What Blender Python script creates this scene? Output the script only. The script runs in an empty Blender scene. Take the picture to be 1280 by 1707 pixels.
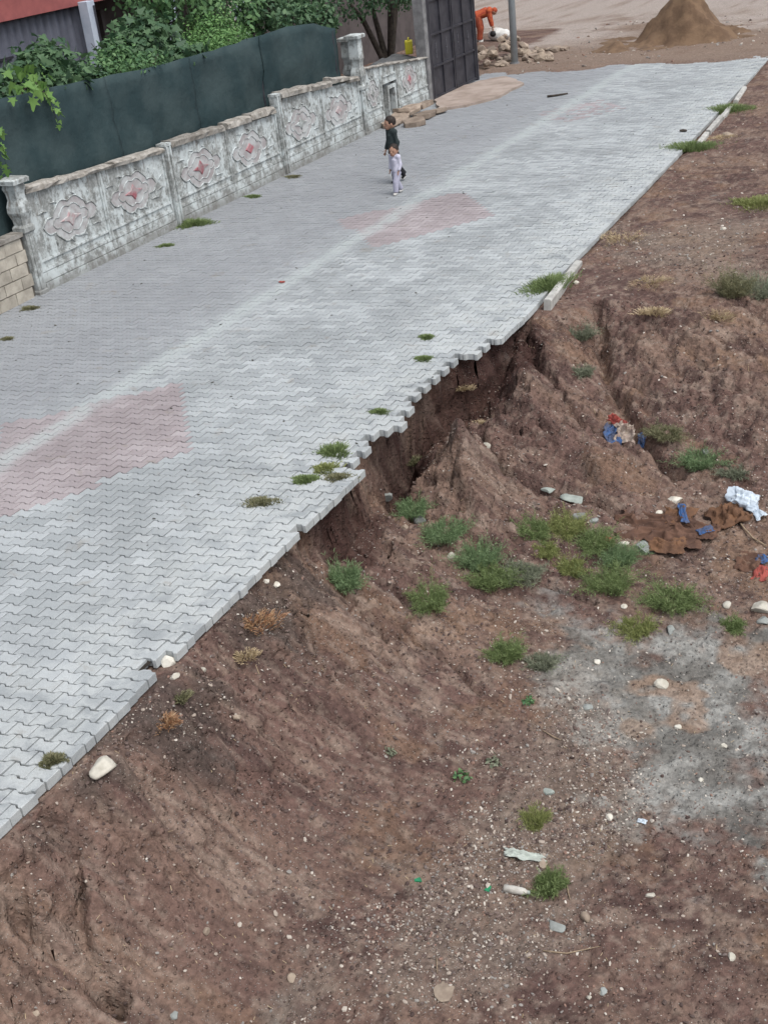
import bpy, bmesh, math, random
import numpy as np
from mathutils import Vector, Matrix, Euler

# ------------------------------------------------------------------ camera, sky, sun, exposure
scene = bpy.context.scene
COL = scene.collection
CAM_H = 5.5                                    # metres above the paving
FPX, W_PX, H_PX = 2022.0, 1280.0, 1707.0       # focal length in photo pixels
R_WC = np.array([[0.89365841, 0.12004102, -0.43239427],      # world = R_WC @ (right, down, forward)
                 [0.43601018, -0.46021638, 0.77336667],
                 [-0.1061592, -0.87965393, -0.46361534]])
cd = bpy.data.cameras.new('camera')
cam = bpy.data.objects.new('camera', cd)
COL.objects.link(cam)
rt, dn, fw = R_WC[:, 0], R_WC[:, 1], R_WC[:, 2]
cam.matrix_world = Matrix(((rt[0], -dn[0], -fw[0], 0), (rt[1], -dn[1], -fw[1], 0), (rt[2], -dn[2], -fw[2], CAM_H), (0, 0, 0, 1)))
cd.sensor_fit = 'HORIZONTAL'
cd.sensor_width = 36.0
cd.lens = 36.0 * FPX / W_PX
cd.clip_start, cd.clip_end = 0.1, 800.0
scene.camera = cam

SUN_EL, SUN_AZ = 60.0, 112.0                   # azimuth clockwise from +Y: soft light from the open ground on the right
world = bpy.data.worlds.new('World')
scene.world = world
world.use_nodes = True
wn, wl = world.node_tree.nodes, world.node_tree.links
bgd = wn['Background']
sky = wn.new('ShaderNodeTexSky')
sky.sky_type = 'NISHITA'
sky.sun_disc = False
sky.sun_elevation = math.radians(SUN_EL)
sky.sun_rotation = math.radians(SUN_AZ)
sky.dust_density = 4.0
hs = wn.new('ShaderNodeHueSaturation')
hs.inputs['Saturation'].default_value = 0.34     # a veiled, overcast sky
wl.new(sky.outputs[0], hs.inputs['Color'])
wl.new(hs.outputs[0], bgd.inputs['Color'])
bgd.inputs['Strength'].default_value = 0.135
sd = bpy.data.lights.new('sun', 'SUN')
sd.energy = 1.15
sd.angle = math.radians(30)
sd.color = (1.0, 0.97, 0.92)
sun = bpy.data.objects.new('sun', sd)
COL.objects.link(sun)
az, el = math.radians(SUN_AZ), math.radians(SUN_EL)
sdir = Vector((math.sin(az) * math.cos(el), math.cos(az) * math.cos(el), math.sin(el)))
sun.rotation_euler = (-sdir).to_track_quat('-Z', 'Y').to_euler()
scene.view_settings.view_transform = 'Standard'
scene.view_settings.look = 'None'
scene.view_settings.gamma = 1.0
scene.view_settings.use_curve_mapping = False
scene.view_settings.exposure = 0.55
scene.cycles.use_denoising = True
scene.cycles.max_bounces = 4
scene.cycles.diffuse_bounces = 2
scene.cycles.glossy_bounces = 2

# ------------------------------------------------------------------ helpers
rng = np.random.default_rng(7)
random.seed(7)
CAMP = np.array([0, 0, CAM_H])


def ray(px, py):
    w = R_WC @ np.array([px - W_PX / 2, py - H_PX / 2, FPX])
    return w / np.linalg.norm(w)


def at_z(px, py, z=0.0):
    r = ray(px, py)
    return CAMP + r * ((z - CAM_H) / r[2])


def at_x(px, py, x):
    r = ray(px, py)
    return CAMP + r * (x / r[0])


def at_y(px, py, y):
    r = ray(px, py)
    return CAMP + r * (y / r[1])


def project(P):
    c = (np.asarray(P, float) - CAMP) @ R_WC
    return np.stack([c[..., 0] / c[..., 2] * FPX + W_PX / 2, c[..., 1] / c[..., 2] * FPX + H_PX / 2, c[..., 2]], -1)


def hash2(ix, iy, s):
    h = (ix.astype(np.int64) * 374761393 + iy.astype(np.int64) * 668265263 + s * 974634777) & 0x7fffffff
    h = ((h ^ (h >> 13)) * 1274126177) & 0x7fffffff
    return ((h ^ (h >> 16)) & 0xffff) / 65535.0


def vnoise(x, y, s=0):
    x, y = np.asarray(x, float), np.asarray(y, float)
    ix, iy = np.floor(x), np.floor(y)
    fx, fy = x - ix, y - iy
    fx = fx * fx * fx * (fx * (fx * 6 - 15) + 10)
    fy = fy * fy * fy * (fy * (fy * 6 - 15) + 10)
    a, b = hash2(ix, iy, s), hash2(ix + 1, iy, s)
    c, d = hash2(ix, iy + 1, s), hash2(ix + 1, iy + 1, s)
    return (a + (b - a) * fx) * (1 - fy) + (c + (d - c) * fx) * fy - 0.5


def fbm(x, y, s=0, o=4, g=0.5):
    t, a = 0, 1.0
    for k in range(o):
        t = t + a * vnoise(x * 2 ** k + 17.3 * k, y * 2 ** k - 9.1 * k, s + k)
        a *= g
    return t


def sstep(a, b, x):
    t = np.clip((x - a) / (b - a), 0, 1)
    return t * t * (3 - 2 * t)


def inpoly(x, y, poly):
    r = np.zeros(np.shape(x), bool)
    n = len(poly)
    for i in range(n):
        (x0, y0), (x1, y1) = poly[i][:2], poly[(i + 1) % n][:2]
        c = ((y0 > y) != (y1 > y)) & (x < (x1 - x0) * (y - y0) / ((y1 - y0) + 1e-12) + x0)
        r ^= c
    return r


def seg_dist(x, y, pl):
    d = np.full(np.shape(x), 1e9)
    for (x0, y0), (x1, y1) in zip(pl[:-1], pl[1:]):
        dx, dy = x1 - x0, y1 - y0
        t = np.clip(((x - x0) * dx + (y - y0) * dy) / (dx * dx + dy * dy + 1e-12), 0, 1)
        d = np.minimum(d, np.hypot(x - x0 - t * dx, y - y0 - t * dy))
    return d


def link(name, me, parent=None, loc=None, rot=None, scale=None):
    o = bpy.data.objects.new(name, me)
    COL.objects.link(o)
    if parent is not None:
        o.parent = parent
    if loc is not None:
        o.location = loc
    if rot is not None:
        o.rotation_euler = rot
    if scale is not None:
        o.scale = scale
    return o


def tag(o, label=None, cat=None, group=None, kind=None):
    if label:
        o['label'] = label
    if cat:
        o['category'] = cat
    if group:
        o['group'] = group
    if kind:
        o['kind'] = kind
    return o


def empty(name, loc=(0, 0, 0), rz=0.0):
    o = bpy.data.objects.new(name, None)
    COL.objects.link(o)
    o.empty_display_size = 0.1
    o.location = loc
    o.rotation_euler = (0, 0, rz)
    return o


def mesh_np(name, verts, faces, mats=(), smooth=False, midx=None):
    me = bpy.data.meshes.new(name)
    me.from_pydata(np.asarray(verts, float).tolist(), [], faces if isinstance(faces, list) else faces.tolist())
    for m in mats:
        me.materials.append(m)
    if midx is not None:
        me.polygons.foreach_set('material_index', np.asarray(midx, np.int32))
    if smooth:
        me.polygons.foreach_set('use_smooth', np.ones(len(me.polygons), bool))
    me.update()
    return me


class MB:
    """collects simple shapes and builds one mesh object from them"""

    def __init__(self):
        self.v, self.f = [], []

    def add(self, v, f):
        b = len(self.v)
        self.v += [tuple(p) for p in v]
        self.f += [tuple(i + b for i in q) for q in f]
        return self

    def box(self, c, s, rot=None, jit=0.0):
        M = Euler(rot).to_matrix() if rot is not None else Matrix.Identity(3)
        v = []
        for i in range(8):
            p = Vector(((-.5, .5)[i & 1] * s[0], (-.5, .5)[(i >> 1) & 1] * s[1], (-.5, .5)[(i >> 2) & 1] * s[2]))
            p = M @ p + Vector(c)
            if jit:
                p += Vector([random.uniform(-jit, jit) for _ in range(3)])
            v.append(p)
        return self.add(v, [(0, 2, 3, 1), (4, 5, 7, 6), (0, 1, 5, 4), (2, 6, 7, 3), (0, 4, 6, 2), (1, 3, 7, 5)])

    def hexa(self, pts):            # eight corner points: bottom ring then top ring
        return self.add(pts, [(3, 2, 1, 0), (4, 5, 6, 7), (0, 1, 5, 4), (1, 2, 6, 5), (2, 3, 7, 6), (3, 0, 4, 7)])

    def prism(self, outline, z0, z1, inset=0.0):
        n = len(outline)
        v = [(x, y, z0) for x, y in outline] + [(x, y, z1) for x, y in outline]
        f = [tuple(range(n))[::-1], tuple(range(n, 2 * n))] + [(i, (i + 1) % n, n + (i + 1) % n, n + i) for i in range(n)]
        return self.add(v, f)

    def tube(self, pts, rad, n=8, cap=True, flat=1.0):
        pts = [Vector(p) for p in pts]
        if not hasattr(rad, '__len__'):
            rad = [rad] * len(pts)
        ring, up = [], Vector((0.13, 0.21, 1))
        for i, p in enumerate(pts):
            t = (pts[min(i + 1, len(pts) - 1)] - pts[max(i - 1, 0)]).normalized()
            a = t.cross(up)
            if a.length < 1e-3:
                a = t.cross(Vector((1, 0, 0)))
            a.normalize()
            b = t.cross(a)
            ring += [p + (a * math.cos(2 * math.pi * k / n) + b * flat * math.sin(2 * math.pi * k / n)) * rad[i] for k in range(n)]
        f = []
        for i in range(len(pts) - 1):
            f += [(i * n + k, i * n + (k + 1) % n, (i + 1) * n + (k + 1) % n, (i + 1) * n + k) for k in range(n)]
        if cap:
            f += [tuple(range(n))[::-1], tuple(range((len(pts) - 1) * n, len(pts) * n))]
        return self.add(ring, f)

    def ball(self, c, r, nu=12, nv=8, M=None):
        if not hasattr(r, '__len__'):
            r = (r, r, r)
        v = []
        for j in range(nv + 1):
            th = math.pi * j / nv
            for i in range(nu):
                ph = 2 * math.pi * i / nu
                p = Vector((math.sin(th) * math.cos(ph) * r[0], math.sin(th) * math.sin(ph) * r[1], math.cos(th) * r[2]))
                if M is not None:
                    p = M @ p
                v.append(p + Vector(c))
        f = []
        for j in range(nv):
            for i in range(nu):
                f.append((j * nu + i, (j + 1) * nu + i, (j + 1) * nu + (i + 1) % nu, j * nu + (i + 1) % nu))
        return self.add(v, f)

    def mesh(self, name, m, smooth=False):
        return mesh_np(name, self.v, self.f, [m] if not isinstance(m, (list, tuple)) else m, smooth)

    def build(self, name, m, parent=None, smooth=False, bevel=0.0, loc=None, rot=None):
        me = self.mesh(name, m, smooth)
        if bevel:
            bm = bmesh.new()
            bm.from_mesh(me)
            bmesh.ops.remove_doubles(bm, verts=bm.verts, dist=1e-5)
            bmesh.ops.bevel(bm, geom=bm.edges[:], offset=bevel, segments=2, affect='EDGES', profile=0.6)
            bm.to_mesh(me)
            bm.free()
        return link(name, me, parent, loc, rot)


# ------------------------------------------------------------------ materials (all procedural)
class NT:
    def __init__(self, name, rough=0.9, spec=0.3):
        self.m = bpy.data.materials.new(name)
        self.m.use_nodes = True
        self.n, self.l = self.m.node_tree.nodes, self.m.node_tree.links
        self.b = self.n['Principled BSDF']
        self.b.inputs['Roughness'].default_value = rough
        self.b.inputs['Specular IOR Level'].default_value = spec
        self.pos = self.n.new('ShaderNodeNewGeometry')

    def set(self, sock, v):
        if isinstance(v, bpy.types.NodeSocket):
            self.l.new(v, sock)
        elif isinstance(v, (tuple, list)) and len(v) == 3 and sock.type == 'RGBA':
            sock.default_value = (*v, 1)
        else:
            sock.default_value = v

    def coord(self, obj=False):
        if obj:
            return self.n.new('ShaderNodeTexCoord').outputs['Object']
        return self.pos.outputs['Position']

    def noise(self, scale, detail=4, rough=0.55, vec=None, out='Fac', dist=0.0):
        t = self.n.new('ShaderNodeTexNoise')
        t.inputs['Scale'].default_value = scale
        t.inputs['Detail'].default_value = detail
        t.inputs['Roughness'].default_value = rough
        t.inputs['Distortion'].default_value = dist
        self.l.new(vec or self.coord(), t.inputs['Vector'])
        return t.outputs[out]

    def voro(self, scale, vec=None, feat='F1', out='Distance', rand=1.0):
        t = self.n.new('ShaderNodeTexVoronoi')
        t.feature = feat
        t.inputs['Scale'].default_value = scale
        t.inputs['Randomness'].default_value = rand
        self.l.new(vec or self.coord(), t.inputs['Vector'])
        return t.outputs[out]

    def mapv(self, scale, vec=None, rot=(0, 0, 0)):
        t = self.n.new('ShaderNodeMapping')
        t.inputs['Scale'].default_value = scale
        t.inputs['Rotation'].default_value = rot
        self.l.new(vec or self.coord(), t.inputs['Vector'])
        return t.outputs[0]

    def ramp(self, fac, lo, hi, a=0.0, b=1.0):
        t = self.n.new('ShaderNodeMapRange')
        t.interpolation_type = 'SMOOTHSTEP'
        self.set(t.inputs['Value'], fac)
        t.inputs['From Min'].default_value, t.inputs['From Max'].default_value = lo, hi
        t.inputs['To Min'].default_value, t.inputs['To Max'].default_value = a, b
        return t.outputs[0]

    def math(self, op, a, b=0.0):
        t = self.n.new('ShaderNodeMath')
        t.operation = op
        self.set(t.inputs[0], a)
        self.set(t.inputs[1], b)
        return t.outputs[0]

    def mix(self, fac, a, b, mode='MIX'):
        t = self.n.new('ShaderNodeMix')
        t.data_type = 'RGBA'
        t.blend_type = mode
        self.set(t.inputs[0], fac)
        self.set(t.inputs[6], a)
        self.set(t.inputs[7], b)
        return t.outputs[2]

    def rand(self):                          # 0..1, different for each loose piece and each object
        oi = self.n.new('ShaderNodeObjectInfo')
        return self.math('FRACT', self.math('ADD', self.pos.outputs['Random Per Island'], oi.outputs['Random']))

    def attr(self, name, out='Fac'):
        t = self.n.new('ShaderNodeAttribute')
        t.attribute_name = name
        return t.outputs[out]

    def xyz(self):
        t = self.n.new('ShaderNodeSeparateXYZ')
        self.l.new(self.coord(), t.inputs[0])
        return t.outputs

    def bump(self, h, strength=0.5, dist=0.01, prev=None):
        t = self.n.new('ShaderNodeBump')
        t.inputs['Strength'].default_value = strength
        t.inputs['Distance'].default_value = dist
        self.set(t.inputs['Height'], h)
        if prev is not None:
            self.l.new(prev, t.inputs['Normal'])
        self.l.new(t.outputs[0], self.b.inputs['Normal'])
        return t.outputs[0]

    def done(self, color):
        self.set(self.b.inputs['Base Color'], color)
        return self.m


def simple(name, a, b=None, scale=8.0, rough=0.9, bump=0.4, bdist=0.006, bscale=60, obj=False, piece=0.0, spec=0.3):
    t = NT(name, rough, spec)
    vec = t.coord(obj)
    b = b or tuple(c * 0.7 for c in a)
    c = t.mix(t.ramp(t.noise(scale, 5, 0.6, vec), 0.35, 0.65), a, b)
    if piece:
        r = t.ramp(t.rand(), 0, 1, 1 - piece, 1 + piece)
        t2 = t.n.new('ShaderNodeVectorMath')
        t2.operation = 'SCALE'
        t.l.new(c, t2.inputs[0])
        t.l.new(r, t2.inputs['Scale'])
        c = t2.outputs[0]
    if bump:
        t.bump(t.noise(bscale, 4, 0.6, vec), bump, bdist)
    return t.done(c)


def paver_mat(name, light, dark, red=False):
    t = NT(name, 0.86, 0.3)
    x, y, z = t.xyz()
    c = t.mix(t.rand(), dark, light)
    n1 = t.noise(0.7, 4, 0.6)
    n2 = t.noise(3.0, 5, 0.68, dist=0.5)
    c = t.mix(t.ramp(n1, 0.40, 0.66, 0.0, 0.5), c, tuple(v * 0.74 for v in dark))
    # the wall side half of the road carries a film of grey dust
    dust = t.ramp(t.math('ADD', x, t.math('MULTIPLY', n1, 1.6)), -8.6, -10.4)
    c = t.mix(t.math('MULTIPLY', dust, 0.70), c, (0.222, 0.232, 0.250) if not red else (0.246, 0.222, 0.232))
    # pale lime line along the middle gutter of the road
    d = t.math('ABSOLUTE', t.math('ADD', t.math('ADD', x, 10.02), t.math('MULTIPLY', t.math('SUBTRACT', n1, 0.5), 0.5)))
    pale = t.math('MULTIPLY', t.ramp(d, 0.28, 0.04), t.ramp(n2, 0.32, 0.55, 0.35, 1.0))
    c = t.mix(t.math('MULTIPLY', pale, 0.72), c, (0.37, 0.405, 0.41))
    # lime bloom and wear towards the crumbling edge
    worn = t.math('MULTIPLY', t.ramp(t.math('ADD', x, t.math('MULTIPLY', n1, 1.2)), -7.2, -5.4), t.ramp(n2, 0.38, 0.58))
    c = t.mix(t.math('MULTIPLY', worn, 0.6), c, (0.45, 0.475, 0.475))
    c = t.mix(t.ramp(n2, 0.58, 0.72, 0.0, 0.4), c, (0.215, 0.19, 0.16))
    sp = t.ramp(t.noise(120, 3, 0.7), 0.32, 0.62, 0.84, 1.10)
    vm = t.n.new('ShaderNodeVectorMath')
    vm.operation = 'SCALE'
    t.l.new(c, vm.inputs[0])
    t.l.new(sp, vm.inputs['Scale'])
    t.bump(t.noise(60, 3, 0.7), 0.3, 0.004)
    return t.done(vm.outputs[0])


M_PAVER = paver_mat('grey paver concrete', (0.390, 0.417, 0.432), (0.272, 0.294, 0.306))
M_PAVER_RED = paver_mat('faded red paver concrete', (0.358, 0.325, 0.336), (0.280, 0.248, 0.257), True)


def bed_mat():
    t = NT('joint sand', 0.95, 0.1)
    x, y, z = t.xyz()
    dust = t.ramp(t.math('ADD', x, t.math('MULTIPLY', t.noise(0.9, 4), 1.6)), -7.6, -9.6)
    c = t.mix(t.noise(9, 4), (0.018, 0.016, 0.014), (0.055, 0.048, 0.04))
    c = t.mix(t.math('MULTIPLY', dust, 0.85), c, (0.17, 0.17, 0.17))
    t.bump(t.noise(120, 3), 0.5, 0.004)
    return t.done(c)


M_BED = bed_mat()


def soil_mat():
    t = NT('red brown soil', 0.95, 0.15)
    c = t.attr('soil_colour', 'Color')
    fin = t.noise(21, 5, 0.66)
    sc = t.ramp(fin, 0.30, 0.70, 0.74, 1.26)
    vm = t.n.new('ShaderNodeVectorMath')
    vm.operation = 'SCALE'
    t.l.new(c, vm.inputs[0])
    t.l.new(sc, vm.inputs['Scale'])
    v = t.n.new('ShaderNodeTexVoronoi')
    v.inputs['Scale'].default_value = 58
    t.l.new(t.coord(), v.inputs['Vector'])
    keep = t.ramp(v.outputs['Color'], 0.60, 0.66)
    grit = t.math('MULTIPLY', t.math('MULTIPLY', t.ramp(v.outputs['Distance'], 0.32, 0.16), keep), t.attr('grit'))
    c = t.mix(t.math('MULTIPLY', grit, 0.8), vm.outputs[0], (0.46, 0.415, 0.375))
    # crumbs: small raised lumps with a sharp outline
    v2 = t.n.new('ShaderNodeTexVoronoi')
    v2.inputs['Scale'].default_value = 26
    t.l.new(t.coord(), v2.inputs['Vector'])
    lump = t.math('MULTIPLY', t.ramp(v2.outputs['Distance'], 0.42, 0.12), t.ramp(v2.outputs['Color'], 0.5, 0.62))
    h = t.math('ADD', t.math('MULTIPLY', t.noise(11, 5, 0.62), 2.0), t.math('ADD', t.math('MULTIPLY', lump, 0.75), t.math('MULTIPLY', grit, 0.5)))
    t.bump(h, 1.0, 0.022)
    return t.done(c)


M_SOIL = soil_mat()

# ------------------------------------------------------------------ the road edge and the eroded bank
EDGE_Y = [0, 3, 8, 15, 17, 24, 34, 60]
EDGE_X = [-5.66, -5.68, -5.76, -5.72, -5.85, -6.0, -6.3, -6.6]


def edge_x(y):
    return np.interp(y, EDGE_Y, EDGE_X)


CTRL = [  # photo x, photo y, height under the paving
    (0, 1425, -.16), (60, 1400, -.20), (150, 1300, -.17), (200, 1290, -.18), (290, 1150, -.15), (330, 1200, -.30), (250, 1300, -.40),
    (370, 1060, -.17), (440, 975, -.18), (430, 1050, -.28), (480, 960, -.30), (0, 1500, -.42), (0, 1600, -.72), (0, 1707, -1.02),
    (100, 1450, -.40), (100, 1600, -.85), (180, 1640, -1.12), (250, 1690, -1.4), (300, 1500, -1.02), (200, 1450, -.68), (300, 1400, -.82),
    (400, 1300, -.90), (400, 1200, -.60), (450, 1100, -.52), (500, 1000, -.50), (500, 1200, -.95), (550, 1300, -1.3), (600, 1150, -1.05),
    (600, 1050, -.90), (560, 950, -.72), (600, 980, -.86), (640, 930, -.92), (700, 1150, -1.3), (700, 1000, -1.1), (680, 900, -1.02),
    (640, 870, -.86), (660, 840, -.92), (700, 850, -.98), (680, 800, -1.08), (700, 760, -1.05), (750, 730, -.60), (770, 760, -.62),
    (780, 850, -.90), (840, 900, -1.15), (830, 800, -.86), (810, 745, -.84), (870, 790, -.96), (930, 825, -1.1), (860, 660, -.52),
    (950, 700, -.66), (900, 750, -.80), (1000, 790, -.98), (960, 835, -1.13), (800, 690, -.86), (770, 655, -.84), (850, 600, -.50),
    (900, 560, -.26), (930, 520, -.10), (960, 600, -.46), (1000, 580, -.55), (1020, 640, -.75), (1060, 700, -.92), (1030, 740, -.88),
    (1000, 500, -.08), (1000, 450, -.03), (1100, 550, -.26), (1100, 480, -.10), (1200, 600, -.48), (1280, 600, -.50), (1200, 700, -.84),
    (1280, 700, -.80), (1150, 760, -1.1), (1230, 830, -1.2), (1280, 850, -1.2), (1100, 880, -1.3), (1230, 900, -1.35), (1100, 400, -.02),
    (1180, 390, .05), (1280, 420, -.03), (1280, 500, -.18), (1050, 350, -.03), (1280, 300, -.03), (1200, 250, -.03), (1150, 280, -.04),
    (1280, 170, -.04), (800, 950, -1.22), (900, 1000, -1.40), (860, 955, -1.22), (900, 920, -1.2), (960, 980, -1.38), (1000, 950, -1.4),
    (1000, 1080, -1.55), (900, 1100, -1.5), (1200, 1000, -1.5), (1280, 1000, -1.5), (1100, 1100, -1.62), (1280, 1120, -1.66),
    (1200, 1200, -1.7), (1000, 1200, -1.65), (850, 1200, -1.55), (750, 1250, -1.55), (650, 1300, -1.5), (1280, 1350, -1.76),
    (1000, 1400, -1.75), (800, 1400, -1.7), (650, 1450, -1.66), (500, 1500, -1.5), (400, 1500, -1.35), (400, 1650, -1.6), (550, 1650, -1.7),
    (700, 1600, -1.75), (900, 1600, -1.8), (1280, 1600, -1.8), (1280, 1707, -1.85), (900, 1707, -1.85), (600, 1707, -1.75), (300, 1707, -1.55)]
cp = [at_z(*c) for c in CTRL]
cp += [np.array(p) for p in [(4, 6, -1.8), (4, 12, -1.5), (4, 20, -.4), (4, 30, -.15), (4, 44, -.1), (-5.4, 28, -.04), (-5.6, 36, -.02), (-5.6, 46, -.02),
                             (-3, 0, -1.85), (-5.2, 1, -1.2), (1, 2, -1.9), (4, 0, -1.9), (-5.5, 20, -.03), (-5.6, 24, -.03)]]
cp = np.array(cp)


def tps_fit(P, lam):
    n = len(P)
    d = np.hypot(P[:, None, 0] - P[None, :, 0], P[:, None, 1] - P[None, :, 1])
    K = np.where(d > 0, d * d * np.log(d + 1e-12), 0) + lam * np.eye(n)
    Q = np.c_[np.ones(n), P[:, :2]]
    A = np.block([[K, Q], [Q.T, np.zeros((3, 3))]])
    return np.linalg.solve(A, np.r_[P[:, 2], 0, 0, 0])


TW = tps_fit(cp, 0.05)


def tps(x, y):
    sh = np.shape(x)
    x, y = np.ravel(x), np.ravel(y)
    out = np.empty(len(x))
    for s in range(0, len(x), 20000):
        a, b = x[s:s + 20000], y[s:s + 20000]
        d = np.hypot(a[:, None] - cp[None, :, 0], b[:, None] - cp[None, :, 1])
        out[s:s + 20000] = (d * d * np.log(d + 1e-12)) @ TW[:-3] + TW[-3] + TW[-2] * a + TW[-1] * b
    return out.reshape(sh)


def hit_base(px, py):
    r = ray(px, py)
    z = -1.0
    for _ in range(40):
        p = CAMP + r * ((z - CAM_H) / r[2])
        zn = float(np.clip(tps(np.array([p[0]]), np.array([p[1]]))[0], -2.2, 0.4))
        z = z + 0.5 * (zn - z)
    return CAMP + r * ((z - CAM_H) / r[2])


GULLIES = [  # photo polyline, depth (negative: a ridge), half width
    ([(655, 832), (678, 785), (702, 738), (742, 692), (785, 665), (832, 632)], .30, .13),
    ([(764, 748), (778, 790), (795, 845), (835, 905)], -.16, .10),
    ([(852, 618), (885, 680), (945, 735), (1000, 785)], -.12, .17), ([(650, 905), (700, 962), (770, 1015)], -.05, .12),
    ([(60, 1530), (105, 1590), (150, 1635)], -.07, .05), ([(150, 1480), (190, 1560), (220, 1640)], -.07, .06), ([(905, 590), (935, 640), (985, 690)], -.08, .08),
    ([(1060, 560), (1090, 640), (1120, 730)], -.08, .16), ([(930, 905), (985, 960)], -.04, .1),
    ([(102, 1385), (110, 1470), (130, 1560), (160, 1610), (188, 1655)], .24, .065),
    ([(25, 1500), (60, 1560), (120, 1600), (155, 1640), (190, 1662)], .22, .06),
    ([(205, 1460), (235, 1520), (280, 1545)], .05, .05), ([(60, 1640), (100, 1700)], .06, .06),
    ([(800, 715), (830, 765), (870, 797), (920, 812), (985, 832), (1030, 845)], .17, .055),
    ([(655, 825), (700, 880), (760, 930), (830, 985), (910, 1015)], .07, .14),
    ([(690, 1065), (720, 1080), (760, 1110), (800, 1152)], .12, .026),
    ([(760, 868), (800, 905), (860, 945), (905, 965), (990, 1005)], .14, .030),
    ([(640, 915), (680, 945), (745, 985)], .10, .03), ([(655, 985), (690, 1010)], .10, .025),
    ([(990, 495), (1000, 560), (1010, 625), (1050, 690), (1075, 740), (1130, 790)], .26, .10),
    ([(880, 555), (900, 620), (960, 685), (1020, 735)], .15, .06), ([(840, 560), (850, 620)], .16, .05), ([(575, 990), (640, 1060), (700, 1120)], .06, .04), ([(420, 1120), (450, 1200), (500, 1290)], .07, .05), ([(330, 1180), (350, 1290), (400, 1400)], .06, .05), ([(1130, 560), (1180, 620), (1200, 690)], .07, .06),
    ([(900, 700), (960, 760)], .05, .04), ([(500, 1000), (520, 1080), (545, 1130)], .05, .03),
    ([(540, 1235), (575, 1255)], .04, .04), ([(650, 1300), (665, 1340)], .04, .03)]
GULLIES = [([tuple(hit_base(*p)[:2]) for p in pl], d, w) for pl, d, w in GULLIES]
MOUNDS = [((772, 756), .26, .15), ((782, 805), .16, .17), ((870, 650), .12, .16), ((720, 1010), .05, .2), ((905, 660), .10, .30), ((1160, 395), .10, .5), ((930, 760), .06, .2), ((60, 1590), .07, .12),
          ((150, 1570), .07, .10), ((700, 960), .05, .18), ((770, 960), .02, .1)]
MOUNDS = [(hit_base(*p)[:2], h, w) for p, h, w in MOUNDS]
CLIFF_Y = [0, 4, 6.2, 7.5, 8.4, 8.9, 9.8, 10.2, 10.7, 11.1, 11.6, 12.3, 13.0, 13.6, 14.4, 15.2, 16.2, 18, 60]
CLIFF_IN = [.02, .03, .05, .08, .18, .20, .18, .26, .60, .54, .76, .74, .60, .30, .22, .18, .05, .0, .0]     # how far the bank has bitten in under the paving


def cliff_x(y):
    return edge_x(y) - np.interp(y, CLIFF_Y, CLIFF_IN) + 0.05 * fbm(y * 2.3, y * 0 + 3.1, 5, 4, .6) * 2 * sstep(3, 8, y) * sstep(17.5, 15.5, y)


def ground_z(x, y):
    x, y = np.asarray(x, float), np.asarray(y, float)
    b = tps(np.clip(x, -7.2, 6), np.clip(y, -1, 48))
    for (c, h, w) in MOUNDS:
        b = b + h * np.exp(-((x - c[0]) ** 2 + (y - c[1]) ** 2) / w ** 2)
    wx, wy = x + .05 * fbm(x * 3, y * 3, 40, 3), y + .05 * fbm(x * 3, y * 3, 50, 3)
    for pl, d, w in GULLIES:
        q = np.array(pl)
        m = (x > q[:, 0].min() - 4 * w) & (x < q[:, 0].max() + 4 * w) & (y > q[:, 1].min() - 4 * w) & (y < q[:, 1].max() + 4 * w)
        if m.any():
            dd = seg_dist(wx[m], wy[m], pl)
            g = np.zeros(np.shape(x))
            g[m] = d * np.exp(-(dd / w) ** 2)
            b = b - g
    near = sstep(22, 15, y)
    steep = sstep(-1.55, -.9, b) * sstep(-.05, -.25, b)
    b = b + .10 * fbm(x * 1.1, y * 1.1, 1, 3) * (.35 + .65 * steep)
    b = b + (.035 + .06 * steep) * fbm(x * 4.2, y * 4.2, 11, 3, .55) + (.022 + .035 * steep) * fbm(x * 12, y * 12, 21, 3, .7)
    rid = 1 - np.abs(2 * fbm(x * 1.7 + .4 * fbm(x * 2, y * 2, 33, 2), y * 5.2 + x * 1.2, 31, 2))
    b = b - .10 * steep * near * rid ** 4
    b = b + (.02 + .03 * steep) * (.25 - np.abs(fbm(x * 7, y * 7, 37, 3)))
    # the broken face under the paving
    c = cliff_x(y)
    lobe = .5 + vnoise(y * 2.1, y * 0, 77)
    t = np.clip((x - c) / (.045 + .13 * lobe ** 2), 0, 1)
    t = t ** (.55 + .5 * lobe)
    b = np.where(x < c, -.10, -.10 + (np.minimum(b, -.02 - .08 * sstep(17.5, 16, y)) + .10) * t) * sstep(40, 30, y) + np.where(x < c, 0, b) * sstep(30, 40, y)
    # loose sand and dirt over the far end of the road
    far = sstep(33.6, 36.6, y + .9 * fbm(x * .5, y * .5, 91, 4) + .12 * np.clip(-9 - x, 0, 5))
    b = b * (1 - far) + (.035 + .05 * fbm(x * 1.5, y * 1.5, 95, 4)) * far
    return b


xs = np.r_[np.array([-120, -80, -50, -35, -27]), np.arange(-24, -14.6, .3), np.arange(-14.6, -6.7, .16), np.arange(-6.7, -5.3, .016), np.arange(-5.3, -.5, .023),
           np.arange(-.45, 2.2, .09), np.array([2.4, 2.7, 3.2, 3.8, 4.5, 6, 9, 14, 22, 40, 80, 160])]
ys = np.r_[np.array([-60, -30, -15, -8, -4, -1, 1, 2]), np.arange(2.5, 16.5, .025), np.arange(16.5, 24, .05), np.arange(24, 34, .1), np.arange(34, 45, .11),
           np.array([45.5, 46, 47, 48, 50, 52, 55, 60, 70, 90, 130, 200, 320])]
GX, GY = np.meshgrid(xs, ys)
GZ = ground_z(GX, GY)


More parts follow.
